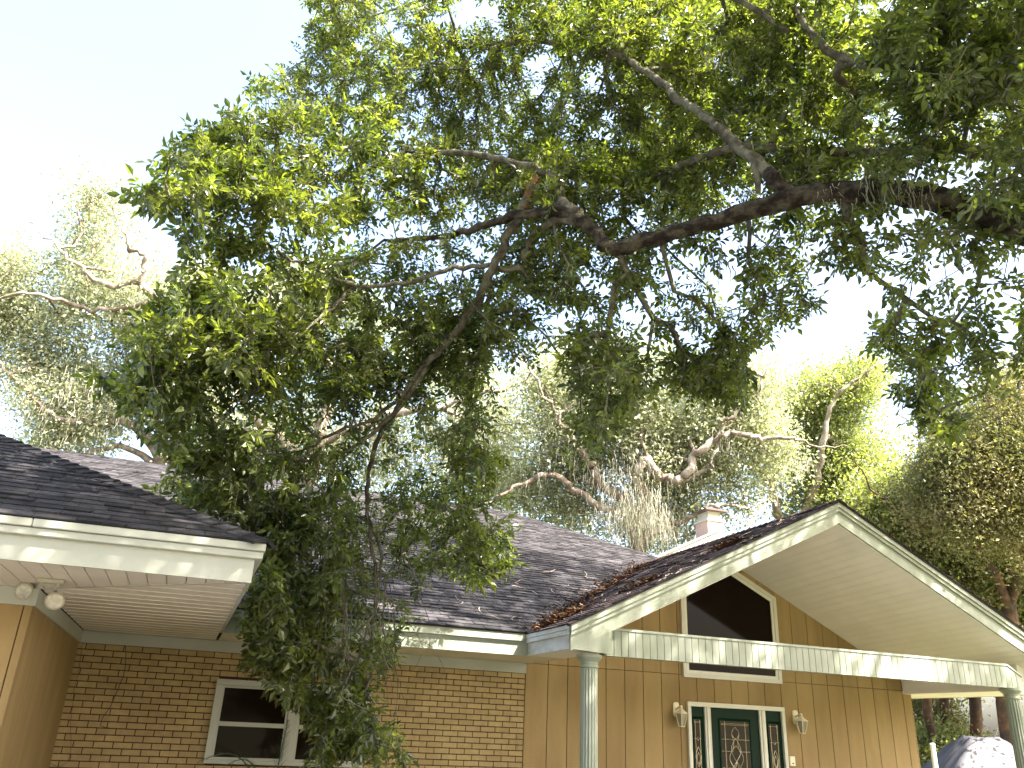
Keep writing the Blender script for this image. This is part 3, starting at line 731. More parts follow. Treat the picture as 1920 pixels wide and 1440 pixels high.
class Skel:
    def __init__(s): s.p = []; s.par = []; s.len = []; s.fixed = []; s.rad = []
    def limb(s, mb, pts, start=None, n=12, wob=.12, jit=.02, sub=5):
        """pts: rows (x,y,z,r); adds geometry to mb and nodes to the skeleton"""
        sp = spline(pts, sub); q = []
        for i, a in enumerate(sp):
            j_ = jit if 0 < i < len(sp)-1 else 0
            q.append((a[0]+R_.gauss(0, j_), a[1]+R_.gauss(0, j_), a[2]+R_.gauss(0, j_)))
        mb.tube(q, [max(a[3]*R_.uniform(.93, 1.07), .004) for a in sp], n, wob=wob)
        for a in q: s.p.append(np.array(a)); s.par.append(-1); s.len.append(0); s.fixed.append(True)
    def grow(s, pts, order_from, sagf=.0, seglen=.35, maxd=None):
        """connect cluster points to the skeleton; returns incoming direction per point"""
        pts = np.asarray(pts); n0 = len(s.p); cap = n0+len(pts)*8
        P = np.zeros((cap, 3)); P[:n0] = np.array(s.p); ln = np.zeros(cap); ln[:n0] = 0; par = -np.ones(cap, int); cnt = n0
        d0 = np.min(np.linalg.norm(pts[:, None, :]-P[None, :n0:2, :], axis=2), axis=1) if n0 else np.linalg.norm(pts, axis=1)
        order = np.argsort(d0); dirs = np.zeros_like(pts); tipn = np.zeros(len(pts), int)
        for i in order:
            p = pts[i]; D = np.linalg.norm(P[:cnt]-p, axis=1)+.25*ln[:cnt]; j = int(np.argmin(D)); a = P[j]; d = np.linalg.norm(p-a)
            ns_ = max(1, min(7, int(d/seglen))); prev = j; side = rng.normal(0, 1, 3)*d*.06; side[2] += d*.08
            for k in range(1, ns_+1):
                t = k/ns_; q = a+(p-a)*t+side*math.sin(math.pi*t)+(rng.normal(0, .02, 3) if k < ns_ else 0)
                P[cnt] = q; ln[cnt] = ln[prev]+np.linalg.norm(q-P[prev]); par[cnt] = prev; prev = cnt; cnt += 1
            dirs[i] = P[prev]-P[par[prev]]; tipn[i] = prev
        w_ = np.zeros(cnt)
        for i in tipn: w_[i] += 1
        for k in range(cnt-1, n0-1, -1): 
            if par[k] >= 0: w_[par[k]] += w_[k]
        s.P = P[:cnt]; s.parr = par[:cnt]; s.w = w_; s.n0 = n0
        return dirs
    def twigs(s, r0=.004, rmax=.05, n=4, mb=None):
        V = []; Fc = []; idx = np.arange(s.n0, len(s.P)); idx = idx[s.parr[idx] >= 0]
        A = s.P[s.parr[idx]]; B = s.P[idx]; rb = np.minimum(r0*np.sqrt(s.w[idx]), rmax); pa = s.parr[idx]
        ra = np.where(pa >= s.n0, np.minimum(r0*np.sqrt(np.maximum(s.w[pa], 1)), rmax), rb*1.15); ra = np.minimum(ra, rb*1.6)
        d = B-A; L = np.linalg.norm(d, axis=1, keepdims=True)+1e-9; d = d/L
        ref = np.where(np.abs(d[:, 2:3]) > .9, np.array([[1., 0, 0]]), np.array([[0, 0, 1.]])); x = np.cross(d, ref); x /= np.linalg.norm(x, axis=1, keepdims=True); y = np.cross(d, x)
        rings = []
        for (c_, r_) in ((A, ra), (B+d*rb[:, None]*.4, rb)):
            for k in range(n):
                t = 2*math.pi*k/n; rings.append(c_+(x*math.cos(t)+y*math.sin(t))*r_[:, None])
        vv = np.stack(rings, axis=1); f = np.array([(k, (k+1) % n, n+(k+1) % n, n+k) for k in range(n)]).ravel()
        N = len(idx); ff = (f[None, :]+(np.arange(N)*2*n)[:, None]).ravel()
        return vv.reshape(-1, 3), ff, np.full(N*n, 4)
def twig_mesh(name, sk, m, **k):
    v, f, s_ = sk.twigs(**k); return npmesh(name, v, f, s_, m, smooth=True)

# ------------------------------------------------------------------ foreground hickory
tree = thing('hickory_tree', 'large foreground hickory whose thick arching limb and leafy boughs hang over the roof', 'tree', (8.4, 2.2, 0))
tree_off = Vector((-8.4, -2.2, 0))
def T(px, py, d, r): p = at_depth(px, py, d); return (p[0], p[1], p[2], r)
sk = Skel(); lb = MB(); lb2 = MB()
sk.limb(lb, [(8.4, 2.2, -.1, .42), (8.3, 2.25, 1.2, .36), (8.0, 2.5, 2.8, .32), (7.3, 2.9, 4.0, .22), T(2150, 560, 6.2, .16), T(2000, 470, 6.4, .14), T(1900, 425, 6.6, .125), T(1800, 387, 6.8, .115), T(1700, 362, 7, .108), T(1600, 357, 7.2, .098),
    T(1500, 370, 7.4, .090), T(1400, 395, 7.6, .084), T(1300, 425, 7.8, .078), T(1200, 453, 8, .072), T(1150, 467, 8.1, .078), T(1118, 438, 8.2, .068), T(1085, 408, 8.3, .062), T(1040, 396, 8.5, .065), T(960, 405, 8.8, .05), T(880, 432, 9.1, .04), T(800, 447, 9.4, .03), T(720, 450, 9.7, .018)], n=16, wob=.13, jit=.012)
def L2(*rows, **k): sk.limb(lb2, [T(*r) for r in rows], n=9, wob=.1, jit=.012, **k)
sk.limb(lb, [T(1490, 368, 7.4, .075), T(1440, 322, 7.6, .068)], n=12, wob=.12)
L2((1445, 328, 7.58, .062), (1400, 285, 7.9, .054), (1340, 235, 8.3, .048), (1280, 190, 8.8, .044), (1230, 150, 9.4, .042), (1180, 115, 10, .040), (1120, 92, 10.5, .040), (1060, 80, 11, .038), (980, 78, 11.5, .036), (880, 87, 12, .028), (780, 95, 12.5, .018))
L2((2060, 310, 6.6, .08), (1960, 300, 6.8, .07), (1860, 290, 7, .06), (1780, 280, 7.3, .055), (1650, 287, 8, .045), (1480, 283, 8.4, .05), (1380, 275, 8.8, .045), (1290, 307, 9.2, .045), (1220, 327, 9.6, .035), (1100, 335, 10, .03), (1010, 322, 10, .025))
L2((2060, 170, 7, .08), (1900, 150, 7.2, .07), (1760, 140, 7.4, .06), (1620, 118, 7.7, .05), (1550, 95, 8, .04), (1490, 20, 8.3, .03), (1450, -60, 8.6, .02))
L2((1620, 118, 7.7, .035), (1570, 130, 7.9, .04), (1600, 170, 8.2, .04), (1650, 172, 8.6, .035))
L2((1085, 400, 8.3, .07), (1055, 380, 8.6, .06), (1046, 345, 9, .05), (1010, 318, 9.3, .045), (940, 300, 9.7, .04), (870, 287, 10, .035), (780, 290, 10.3, .03), (690, 315, 10.4, .026), (600, 350, 9.9, .02), (545, 400, 9.2, .014))
L2((1080, 410, 8.3, .06), (1040, 415, 8.6, .055), (1005, 440, 8.9, .048), (985, 475, 9.1, .042), (984, 508, 9.2, .034), (930, 500, 9.2, .03), (850, 503, 9.2, .028), (760, 530, 9.1, .026), (670, 535, 9, .024), (600, 508, 8.8, .018), (520, 470, 8.5, .012))
L2((990, 372, 8.9, .055), (965, 420, 9, .052), (930, 490, 9.1, .05), (905, 550, 9.2, .05), (868, 605, 9.3, .047), (825, 655, 9.4, .043), (785, 700, 9.5, .034), (745, 765, 9.6, .030), (705, 830, 9.7, .028), (688, 920, 9.8, .026), (694, 1000, 9.8, .024), (705, 1100, 9.8, .02), (697, 1180, 9.7, .016), (690, 1280, 9.6, .012), (640, 1400, 9.4, .006), )
L2((915, 540, 9.2, .03), (910, 620, 9.4, .028), (890, 700, 9.6, .024), (875, 800, 9.8, .02), (868, 900, 9.9, .016), (885, 1000, 9.9, .012), (900, 1080, 9.9, .008))
L2((800, 690, 9.45, .028), (735, 780, 9.5, .024), (650, 845, 9.3, .02), (580, 860, 9, .018), (500, 850, 8.8, .015), (430, 835, 8.7, .01))
L2((760, 745, 9.6, .024), (690, 790, 9.5, .02), (640, 805, 9.4, .018), (580, 845, 9.3, .016), (540, 910, 9.2, .014), (480, 990, 9.3, .01))
L2((705, 1000, 9.8, .018), (715, 1080, 9.6, .015), (700, 1150, 9.5, .012), (670, 1240, 9.4, .009))
L2((660, 540, 9, .02), (610, 590, 8.7, .018), (540, 640, 8.4, .015), (440, 680, 8.2, .012), (330, 700, 8, .008))
L2((545, 400, 9.2, .02), (470, 380, 8.6, .016), (380, 330, 8, .010), (320, 300, 7.7, .006))
L2((1480, 60, 8.3, .03), (1300, -30, 9, .03), (1000, -40, 11, .03), (760, 10, 12.5, .02), (620, 60, 13, .012))
lb2.tube([at_depth(1415, 300, 7.75), at_depth(1420, 330, 7.7), at_depth(1422, 362, 7.68)], [.05, .04, .022], 9, wob=.4)
tr_ = lb.build('trunk', M['bark'], tree, smooth=True); tr_.location = tree_off
br_ = lb2.build('branch', M['lichenbark'], tree, smooth=True); br_.location = tree_off
q = MB(); q.tube([at_depth(1002, 330, 9.0), at_depth(994, 360, 8.95), at_depth(984, 392, 8.9)], [.05, .06, .035], 8, wob=.5); q.build('broken_stub', M['broken'], tree).location = tree_off

# bare drooping twigs below the torn bough
bt = MB()
def bare(pts, r=.0045): bt.tube(spline([at_depth(*p) for p in pts], 4), [r*(1-.7*i/(4*(len(pts)-1))) for i in range(4*(len(pts)-1)+1)], 5)
bare([(735, 1150, 9.5), (743, 1184, 9.5), (766, 1198, 9.4), (805, 1209, 9.4), (830, 1248, 9.3), (837, 1282, 9.3)])
bare([(735, 1215, 9.5), (752, 1200, 9.4), (775, 1192, 9.4), (793, 1187, 9.4)])
bare([(715, 1080, 9.6), (760, 1090, 9.5), (800, 1120, 9.4), (812, 1150, 9.4)]); bare([(740, 1130, 9.5), (790, 1205, 9.4), (785, 1240, 9.4), (770, 1262, 9.4)])
bare([(765, 1050, 9.6), (800, 1150, 9.5), (806, 1170, 9.5)], .006)
for k in range(26):
    x, y = R_.uniform(600, 740), R_.uniform(930, 1150); d = R_.uniform(9.0, 9.9); L_ = R_.uniform(120, 300); dx = R_.uniform(-50, 50)
    bare([(x, y, d), (x+dx*.2+R_.uniform(-12, 12), y+L_*.33, d), (x+dx*.6+R_.uniform(-15, 15), y+L_*.66, d-.1), (x+dx+R_.uniform(-15, 15), y+L_, d-.1)], R_.uniform(.004, .008))
for k in range(14):
    x, y = R_.uniform(420, 560), R_.uniform(820, 1000); d = R_.uniform(8.8, 9.3)
    bare([(x, y, d), (x+R_.uniform(-30, 30), y+60, d), (x+R_.uniform(-60, 60), y+130, d-.1)], R_.uniform(.005, .010))
bt.build('bare_twigs', M['lichenbark'], tree, smooth=True, stuff=True).location = tree_off

FG = [(540, -40), (585, 20), (570, 60), (560, 120), (470, 145), (462, 215), (400, 218), (330, 262), (288, 300), (300, 335), (245, 378), (290, 405), (335, 402), (337, 450), (322, 515), (290, 560), (258, 600), (250, 650), (270, 692), (188, 705), (228, 755), (240, 785), (290, 810), (318, 852), (262, 905), (272, 930), (330, 960), (420, 965), (492, 1010), (500, 1060), (452, 1150), (470, 1232), (520, 1290), (505, 1320), (575, 1325), (600, 1380), (590, 1480), (750, 1480), (760, 1350), (745, 1250), (742, 1190), (775, 1150), (770, 1095), (850, 1065), (905, 1135), (925, 1080), (968, 1045), (955, 960), (928, 905), (938, 800), (962, 760), (925, 700), (1000, 665), (1060, 700), (1100, 750), (1045, 830), (1125, 878), (1140, 805), (1190, 772), (1205, 722), (1260, 750), (1340, 748), (1415, 762), (1400, 700), (1402, 640), (1480, 630), (1525, 600), (1535, 560), (1505, 515), (1560, 498), (1610, 515), (1655, 560), (1625, 625), (1655, 720), (1725, 800), (1760, 825), (1830, 762), (1880, 700), (1960, 690), (1960, -40)]
ANCH = np.array([(300, 300, 7.6), (250, 720, 7.8), (400, 200, 9), (600, 100, 12.5), (700, 300, 10.3), (900, 200, 12.5), (1200, 200, 11), (1500, 150, 9), (1800, 100, 6.6), (1880, 600, 6.8), (1750, 450, 7), (1700, 700, 8.6), (1300, 600, 9), (1400, 700, 9), (1120, 750, 8), (900, 600, 10), (700, 600, 9.6), (500, 450, 8.8), (400, 600, 8.3), (350, 850, 9), (500, 900, 9.6), (800, 1000, 10), (900, 1080, 10), (700, 1200, 9.8), (650, 1400, 9.5), (1100, 350, 9.4), (1900, 300, 5.8), (1150, 820, 7.6)], float)
def depth_at(px, py):
    D = (px[:, None]-ANCH[None, :, 0])**2+(py[:, None]-ANCH[None, :, 1])**2+400; w_ = 1/D**1.6; return (w_*ANCH[None, :, 2]).sum(1)/w_.sum(1)
# openings through which the sky or the trees behind show: (x, y, rx, ry, strength)
HOLES = [(885, 25, 75, 38, 1), (1010, 120, 45, 30, .8), (720, 425, 50, 48, .95), (1000, 150, 30, 30, .5), (640, 440, 25, 25, .7), (1250, 480, 40, 25, .8), (1640, 230, 28, 20, .8), (1240, 560, 22, 40, .9), (1290, 640, 35, 25, .9), (620, 600, 60, 60, .6), (560, 640, 60, 50, .5), (600, 780, 70, 60, .6), (800, 860, 60, 70, .7), (960, 780, 50, 60, .9), (1040, 620, 60, 50, .6), (1180, 600, 30, 40, .7), (1120, 960, 20, 20, 1), (1450, 470, 70, 30, .5), (1720, 500, 90, 40, .45), (1780, 560, 60, 40, .5), (1640, 20, 40, 25, .6), (860, 760, 50, 50, .5), (500, 560, 50, 40, .4), (700, 1040, 40, 25, .9), (620, 1010, 30, 20, .5), (830, 310, 40, 25, .6), (1110, 500, 50, 30, .5), (1360, 120, 40, 40, .3), (1320, 530, 50, 30, .4), (740, 900, 40, 40, .5), (900, 450, 30, 20, .4), (650, 1180, 45, 60, .6), (720, 1300, 40, 60, .5), (600, 1280, 35, 30, .6), (560, 1060, 40, 40, .4), (720, 960, 40, 40, .5), (660, 1080, 40, 40, .6), (740, 1110, 40, 40, .7), (690, 1420, 60, 25, .4)]
# denser, darker masses
DENSE = [(700, 170, 230, 170, .8), (900, 300, 260, 130, .8), (640, 380, 150, 90, .8), (860, 960, 90, 130, .6), (620, 740, 130, 90, .5), (820, 600, 140, 90, .5), (520, 1110, 90, 190, 1), (420, 880, 110, 90, .6), (450, 620, 150, 150, .7), (360, 420, 90, 110, .6), (880, 1040, 80, 70, .7), (1150, 700, 130, 70, .6), (1320, 700, 90, 60, .6), (1560, 150, 320, 180, .4), (650, 250, 150, 150, .3)]
def house_hit(P):
    x, y, z = P[:, 0], P[:, 1], P[:, 2]
    wing = (x < XR+.08) & (y > YRF-.1) & (z < ZR+.12+MP*np.minimum(np.clip(XR-x, 0, 9), np.clip(y-YRF, 0, HW)))
    main = (y > YM-.12) & (x < 15) & (z < ZR+.15+MP*np.clip(y-YM, 0, 8))
    porch = (x > XG-.2) & (y > YE-.2) & (z < ZR+.15+MP*np.minimum(np.clip(x-XG, 0, 9), np.clip(XG2-x, -1, 9))) & (x < XG2+.3)
    return wing | main | porch
N = 34000
px = rng.uniform(180, 1960, N); py = rng.uniform(-40, 1480, N)
ok = inpoly(px, py, FG); px, py = px[ok], py[ok]
dep = depth_at(px, py)+rng.normal(0, .55, len(px)).clip(-1.2, 1.2)
P = CAM+(fw[None]+rt[None]*((px-960)/F_PX)[:, None]-up[None]*((py-720)/F_PX)[:, None])*dep[:, None]
prob = .39*(dep/10)**2.1
cl_ = vnoise(P, .75, 3)*.6+vnoise(P, .33, 5)*.4
mod = np.clip((cl_-.31)/.24, .14, 1.35)
hol = np.zeros(len(px)); den = np.zeros(len(px))
for x, y, rx, ry, s in HOLES: hol = np.maximum(hol, min(1, s*1.35)*np.exp(-(((px-x)/rx)**2+((py-y)/ry)**2)**1.5))
for x, y, rx, ry, s in DENSE: den = np.maximum(den, s*np.exp(-(((px-x)/rx)**2+((py-y)/ry)**2)))
prob = prob*mod*(1-hol)*(1+1.3*den)*np.where((px > 1050) & (py > 430), np.where(px > 1600, .95, 1.3), 1.0)
LIMB = [(1960, 450, 6.5), (1900, 425, 6.6), (1800, 387, 6.8), (1700, 362, 7), (1600, 357, 7.2), (1500, 370, 7.4), (1400, 395, 7.6), (1300, 425, 7.8), (1200, 453, 8), (1150, 467, 8.1), (1118, 438, 8.2), (1085, 408, 8.3)]
for (xa, ya, da), (xb, yb_, db) in zip(LIMB[:-1], LIMB[1:]):     # keep sprays off the near side of the bare limb
    tt = np.clip(((px-xa)*(xb-xa)+(py-ya)*(yb_-ya))/((xb-xa)**2+(yb_-ya)**2), 0, 1); ds = np.hypot(px-xa-tt*(xb-xa), py-ya-tt*(yb_-ya))
    prob = np.where((ds < 34) & (dep < da+.25) & (py < 520), prob*.15, prob)
BOUGH = [(990, 372, 8.9), (965, 420, 9), (930, 490, 9.1), (905, 550, 9.2), (868, 605, 9.3), (825, 655, 9.4), (785, 700, 9.5), (745, 765, 9.6), (705, 830, 9.7), (688, 920, 9.8), (694, 1000, 9.8), (705, 1100, 9.8)]
for (xa, ya, da), (xb, yb_, db) in zip(BOUGH[:-1], BOUGH[1:]):
    tt = np.clip(((px-xa)*(xb-xa)+(py-ya)*(yb_-ya))/((xb-xa)**2+(yb_-ya)**2), 0, 1); ds = np.hypot(px-xa-tt*(xb-xa), py-ya-tt*(yb_-ya))
    prob = np.where((ds < 26) & (dep < da+.15), prob*.2, prob)
keep = (rng.uniform(0, 1, len(px)) < prob) & ~house_hit(P)
P1 = P[keep]
# high far layer of the crown, behind the main limb
UP = [(840, -60), (1010, 40), (1150, 120), (1180, 260), (1280, 420), (1420, 330), (1560, 330), (1700, 300), (1960, 330), (2000, -60)]
N = 9000; px = rng.uniform(840, 2000, N); py = rng.uniform(-60, 430, N); ok = inpoly(px, py, UP); px, py = px[ok], py[ok]
dep = rng.uniform(11.5, 16.5, len(px))
P = CAM+(fw[None]+rt[None]*((px-960)/F_PX)[:, None]-up[None]*((py-720)/F_PX)[:, None])*dep[:, None]
cl_ = vnoise(P, 1.1, 13)*.65+vnoise(P, .45, 15)*.35; hol = np.zeros(len(px))
for x, y, rx, ry, s in HOLES: hol = np.maximum(hol, s*np.exp(-(((px-x)/rx)**2+((py-y)/ry)**2)**1.5))
P1 = np.concatenate([P1, P[rng.uniform(0, 1, len(px)) < .62*np.clip((cl_-.38)/.12, .03, 1)*(1-hol)]]); n_fg = len(P1)
# unseen rest of the same crown, above and behind, spread to shade the house
N = 30000
Q = np.stack([rng.uniform(-8, 21, N), rng.uniform(-11, 10.5, N), rng.uniform(5.6, 17.5, N)], 1)
qx, qy, qz = proj(Q); inside = ((qz > 0) & (qx > -160) & (qx < 2080) & (qy > -140) & (qy < 1600)) | ((qz > 0) & (qx < 620) & (qy > -900) & (Q[:, 1] > 1.5))
cl_ = vnoise(Q, 1.5, 9)*.55+vnoise(Q, .7, 4)*.45
ell = ((Q[:, 0]-6.5)/14)**2+((Q[:, 1]+.5)/10.5)**2+((Q[:, 2]-10.6)/6.2)**2+np.where(Q[:, 2] < 7.5, ((Q[:, 0]-4)/11)**8, 0)
keepq = (~inside) & (ell < 1) & (rng.uniform(0, 1, N) < np.clip((cl_-.37)/.05, 0.0, 1)*np.where(Q[:, 0] > 7, .90, .66))
P2 = Q[keepq]
sunv = np.array(SUN); gap = np.ones(len(P2))  # openings cut along the sun direction so dapples land on chosen spots
for cpt, cr, cs in [((2.0, 9.8, 1.6), 1.0, 1), ((1.8, 9.6, 3.2), .8, .8), ((-.6, 7.4, 6.2), 1.0, .6), ((-.3, 8.2, 4.2), .8, .7), ((9.6, 9.8, 2.7), .45, 1), ((8.8, 9.8, 2.7), .35, .9), ((10.3, 9.8, 2.7), .4, 1), ((6.9, 9.7, 3.9), .25, 1), ((10.6, 9.7, 4.1), .3, 1), ((-1.6, 6.8, 2.75), .28, 1), ((3, 8.6, 7), 1.2, .7), ((5, 6, 8.5), 1.0, .6), (at_depth(1300, 120, 12), 2.0, .85), (at_depth(1150, 200, 11), 1.5, .8), (at_depth(1600, 120, 12), 1.8, .75), (at_depth(700, 250, 10.5), 1.5, .7)]:
    rel = P2-np.array(cpt); al = rel@sunv; dd2 = np.linalg.norm(rel-al[:, None]*sunv, axis=1); gap *= 1-cs*((dd2 < cr) & (al > 0))
P2 = P2[rng.uniform(0, 1, len(P2)) < gap]
sk0 = sk; sk = Skel()
sk.limb(lb2, [(8.2, 2.3, 2.2, .26), (7.6, .5, 4.6, .2), (6, -2, 7, .15), (4, -4.5, 8.5, .1), (1, -6, 9.5, .05)], n=8)
sk.limb(lb2, [(7.9, 2.2, 3.0, .2), (8.8, 1.5, 6, .15), (9, 0, 9, .1), (8, -2, 11, .05)], n=8)
sk.limb(lb2, [(8.8, 1.6, 5.5, .15), (11, 2, 8.5, .13), (13.5, 3, 11, .09), (15, 4, 13.5, .05)], n=8)
sk.limb(lb2, [(7.2, .0, 5.0, .12), (5, .3, 7.2, .1), (2, .5, 9, .08), (-2, .2, 9.8, .04)], n=8)
br_.data = lb2.mesh('branch', M['lichenbark'], True)
dirs = sk0.grow(P1, None); dirs2 = sk.grow(P2, None)
v_, f_, s_ = sk0.twigs(r0=.0036, rmax=.04); v2, f2, s2 = sk.twigs(r0=.0036, rmax=.05)
f_ = np.concatenate([f_, f2+len(v_)]); v_ = np.concatenate([v_, v2]); s_ = np.concatenate([s_, s2])
tw = link('twigs', npmesh('twigs', v_, f_, s_, M['lichenbark'], smooth=True), tree, tree_off, True)
# compound leaves round every twig tip
TM = [compound(nl, L, i) for i, (nl, L) in enumerate([(5, .105), (5, .12), (7, .10), (7, .115), (5, .095), (5, .125), (7, .105), (5, .11)])]
def leaves_for(P, dirs, kmin, kmax, droop=.28, big=1.0):
    cnt = rng.integers(kmin, kmax+1, len(P)); idx = np.repeat(np.arange(len(P)), cnt); n = len(idx)
    d = dirs[idx]/(np.linalg.norm(dirs[idx], axis=1, keepdims=True)+1e-9); rd = rng.normal(0, 1, (n, 3)); rd /= np.linalg.norm(rd, axis=1, keepdims=True)
    d = d*.6+rd*1.0; d[:, 2] -= droop; d /= np.linalg.norm(d, axis=1, keepdims=True)
    nn = rng.normal(0, .62, (n, 3)); nn[:, 2] += .9
    pos = P[idx]-dirs[idx]/(np.linalg.norm(dirs[idx], axis=1, keepdims=True)+1e-9)*rng.uniform(0, .22, n)[:, None]
    sc = rng.uniform(.8, 1.2, n)*big
    return pos, rot_basis(d, nn), sc, rng.integers(0, 8, n), rng.uniform(0, 1, n)
pos, bas, sc, wh, rn = leaves_for(P1, dirs, 5, 7, big=.79)
# smaller leaves in the high top-left of the crown, as on its outer twigs
lx, ly, lz = proj(pos)
sc = sc*np.where(lz > 11, .88, 1.0)*np.where((lx < 700) & (lz < 9.8), 1.12, 1.0)
tipx = (lx > 0) & (lx < 1920) & (ly > 0) & (ly < 1440)
order = np.argsort(np.where(tipx, lz/sc, 99)); ind = np.zeros(len(pos), bool); ind[order[:280]] = True
TML = [compound(nl, L, i, False) for i, (nl, L) in enumerate([(5, .115), (7, .10), (5, .12), (7, .115), (5, .105), (5, .125), (7, .105), (5, .11)])]
near = ~ind & (lz < 8.6); far_ = ~ind & ~near
link('crown', scatter_mesh('crown', TM, wh[near], pos[near], bas[near], sc[near], rn[near], M['leaf']), tree, tree_off, True)
link('crown', scatter_mesh('crown', TML, wh[far_], pos[far_], bas[far_], sc[far_], rn[far_], M['leaf']), tree, tree_off, True)
lm = []
for v, f, r_ in TM: lm.append(npmesh('leaf', v, [i for q in f for i in q], [len(q) for q in f], M['leaf'], r_))
for i in np.where(ind)[0]:
    o = link('leaf', lm[wh[i]], tree); B = bas[i]*sc[i]; p = pos[i]
    o.matrix_local = Matrix(((B[0, 0], B[0, 1], B[0, 2], p[0]-8.4), (B[1, 0], B[1, 1], B[1, 2], p[1]-2.2), (B[2, 0], B[2, 1], B[2, 2], p[2]), (0, 0, 0, 1)))
TML = [compound(nl, L, i, False) for i, (nl, L) in enumerate([(5, .115), (7, .10), (5, .12), (7, .115), (5, .105), (5, .125), (7, .105), (5, .11)])]
pos, bas, sc, wh, rn = leaves_for(P2, dirs2, 4, 5, big=1.8)
link('rear_crown', scatter_mesh('rear_crown', TML, wh, pos, bas, sc, rn, M['leaf']), tree, tree_off, True)
print('fg clusters', n_fg, 'rear', len(P2))

# moss hanks
def moss_mb(mb, p, n, L, spread):
    for k in range(n):
        a = Vector(p)+Vector((R_.gauss(0, spread), R_.gauss(0, spread), R_.gauss(0, spread*.8))); l = L*R_.uniform(.12, 1.0)**1.3; w0 = R_.uniform(.003, .0065)*(1+L)
        dx, dy = R_.gauss(0, .03), R_.gauss(0, .03)
        ang = R_.uniform(0, math.pi); cx_, cy_ = math.cos(ang), math.sin(ang); m_ = 6; jx = jy = 0
        vs = []
        for i in range(m_+1):
            t = i/m_; jx += R_.gauss(0, .035*l); jy += R_.gauss(0, .035*l); c_ = a+Vector((dx*t+jx, dy*t+jy, -l*t)); ww = w0*(1-.8*t)*R_.uniform(.5, 1.5)
            vs += [c_-Vector((cx_, cy_, 0))*ww, c_+Vector((cx_, cy_, 0))*ww]
        mb.add(vs, [(2*i, 2*i+1, 2*i+3, 2*i+2) for i in range(m_)])
q = MB()
for (x, y, d, n, L) in [(1690, 352, 6.9, 55, .28), (1665, 330, 7.0, 50, .34), (1630, 350, 7.1, 40, .22), (1740, 372, 6.85, 30, .15), (1350, 480, 8.3, 25, .3), (1560, 345, 7.2, 25, .12), (1340, 90, 8.8, 30, .4), (630, 560, 9.2, 20, .3), (1800, 115, 7.3, 20, .3), (1500, 180, 8, 20, .35)]:
    moss_mb(q, at_depth(x, y, d), n, L, .10)
q.build('hanging_moss', M['moss'], tree, stuff=True).location = tree_off

# ------------------------------------------------------------------ background trees
SP = [sprig(12, .11, .46, 100+i) for i in range(8)]
def bg_tree(name, label, base, poly, depth, dd, ncand, dens, limbs, leafm, barkm, seed, holes=(), rscale=1., r0=.012, ns=.9, thr=.40, moss=(), sc=1., group=None, extra3d=None):
    t = thing(name, label, 'tree', tuple(base), group); off = -Vector(base)
    s = Skel(); mb = MB()
    for li in limbs:
        rows = [(*at_depth(a, b, c_), r_) if len(r4) == 4 and a is not None else r4 for r4 in li for (a, b, c_, r_) in [r4]] if True else li
        a_, b_2 = np.array(rows[-2]), np.array(rows[-1]); e_ = (b_2-a_)[:3]; l_ = np.linalg.norm(e_)+1e-6; e_ = e_/l_*min(l_, 1.0)
        for k_ in (1, 2): rows.append((b_2[0]+e_[0]*k_+R_.gauss(0, .12), b_2[1]+e_[1]*k_, b_2[2]+e_[2]*k_+R_.gauss(0, .12), max(b_2[3]*(.5, .18)[k_-1], .012)))
        rows = [(r4[0], r4[1], r4[2], r4[3]*.8) for r4 in rows]
        s.limb(mb, rows, n=9, wob=.18, jit=.05)
    bx = [p[0] for p in poly]; by = [p[1] for p in poly]; x = rng.uniform(min(bx), max(bx), ncand); y = rng.uniform(min(by), max(by), ncand)
    k = inpoly(x, y, poly); x, y = x[k], y[k]; d = depth+rng.uniform(-.05, 1, len(x))*dd*1.6
    P = CAM+(fw[None]+rt[None]*((x-960)/F_PX)[:, None]-up[None]*((y-720)/F_PX)[:, None])*d[:, None]
    n_ = vnoise(P, ns*1.8, seed)*.6+vnoise(P, ns*.7, seed+1)*.4; pr = dens*np.clip((n_-thr-.07)/.07, 0.0, 1.2)
    for hx, hy, rx, ry, st in holes: pr = pr*(1-st*np.exp(-(((x-hx)/rx)**2+((y-hy)/ry)**2)**1.5))
    k = (rng.uniform(0, 1, len(P)) < pr) & ~house_hit(P); P = P[k]
    dirs = s.grow(P, None, seglen=.9)
    mb.build('trunk', M[barkm], t, smooth=True).location = off
    v, f, sz = s.twigs(r0=r0*.5, rmax=.14); link('branches', npmesh('branches', v, f, sz, M[barkm], smooth=True), t, off, True)
    cnt = rng.integers(4, 9, len(P)); idx = np.repeat(np.arange(len(P)), cnt); n = len(idx)
    pos = P[idx]+rng.normal(0, .30*rscale, (n, 3)); dd_ = rng.normal(0, 1, (n, 3)); nn = rng.normal(0, .5, (n, 3)); nn[:, 2] += 1
    me = scatter_mesh('crown', SP, rng.integers(0, 8, n), pos, rot_basis(dd_, nn), rng.uniform(.75, 1.3, n)*sc, rng.uniform(0, 1, n), M[leafm])
    link('crown', me, t, off, True)
    if moss:
        q = MB()
        for (mx, my, md, n_m, L, sp) in moss:
            for _ in range(3): moss_mb(q, at_depth(mx+R_.gauss(0, 12), my+R_.gauss(0, 10), md), int(n_m*.8), L*.75, sp*.6)
        q.build('spanish_moss', M['moss'], t, stuff=True).location = off
    print(name, len(P), 'tufts', n)
    return t
def gp(px_, py_, d): p = at_depth(px_, py_, d); return (p[0], p[1], 0.)
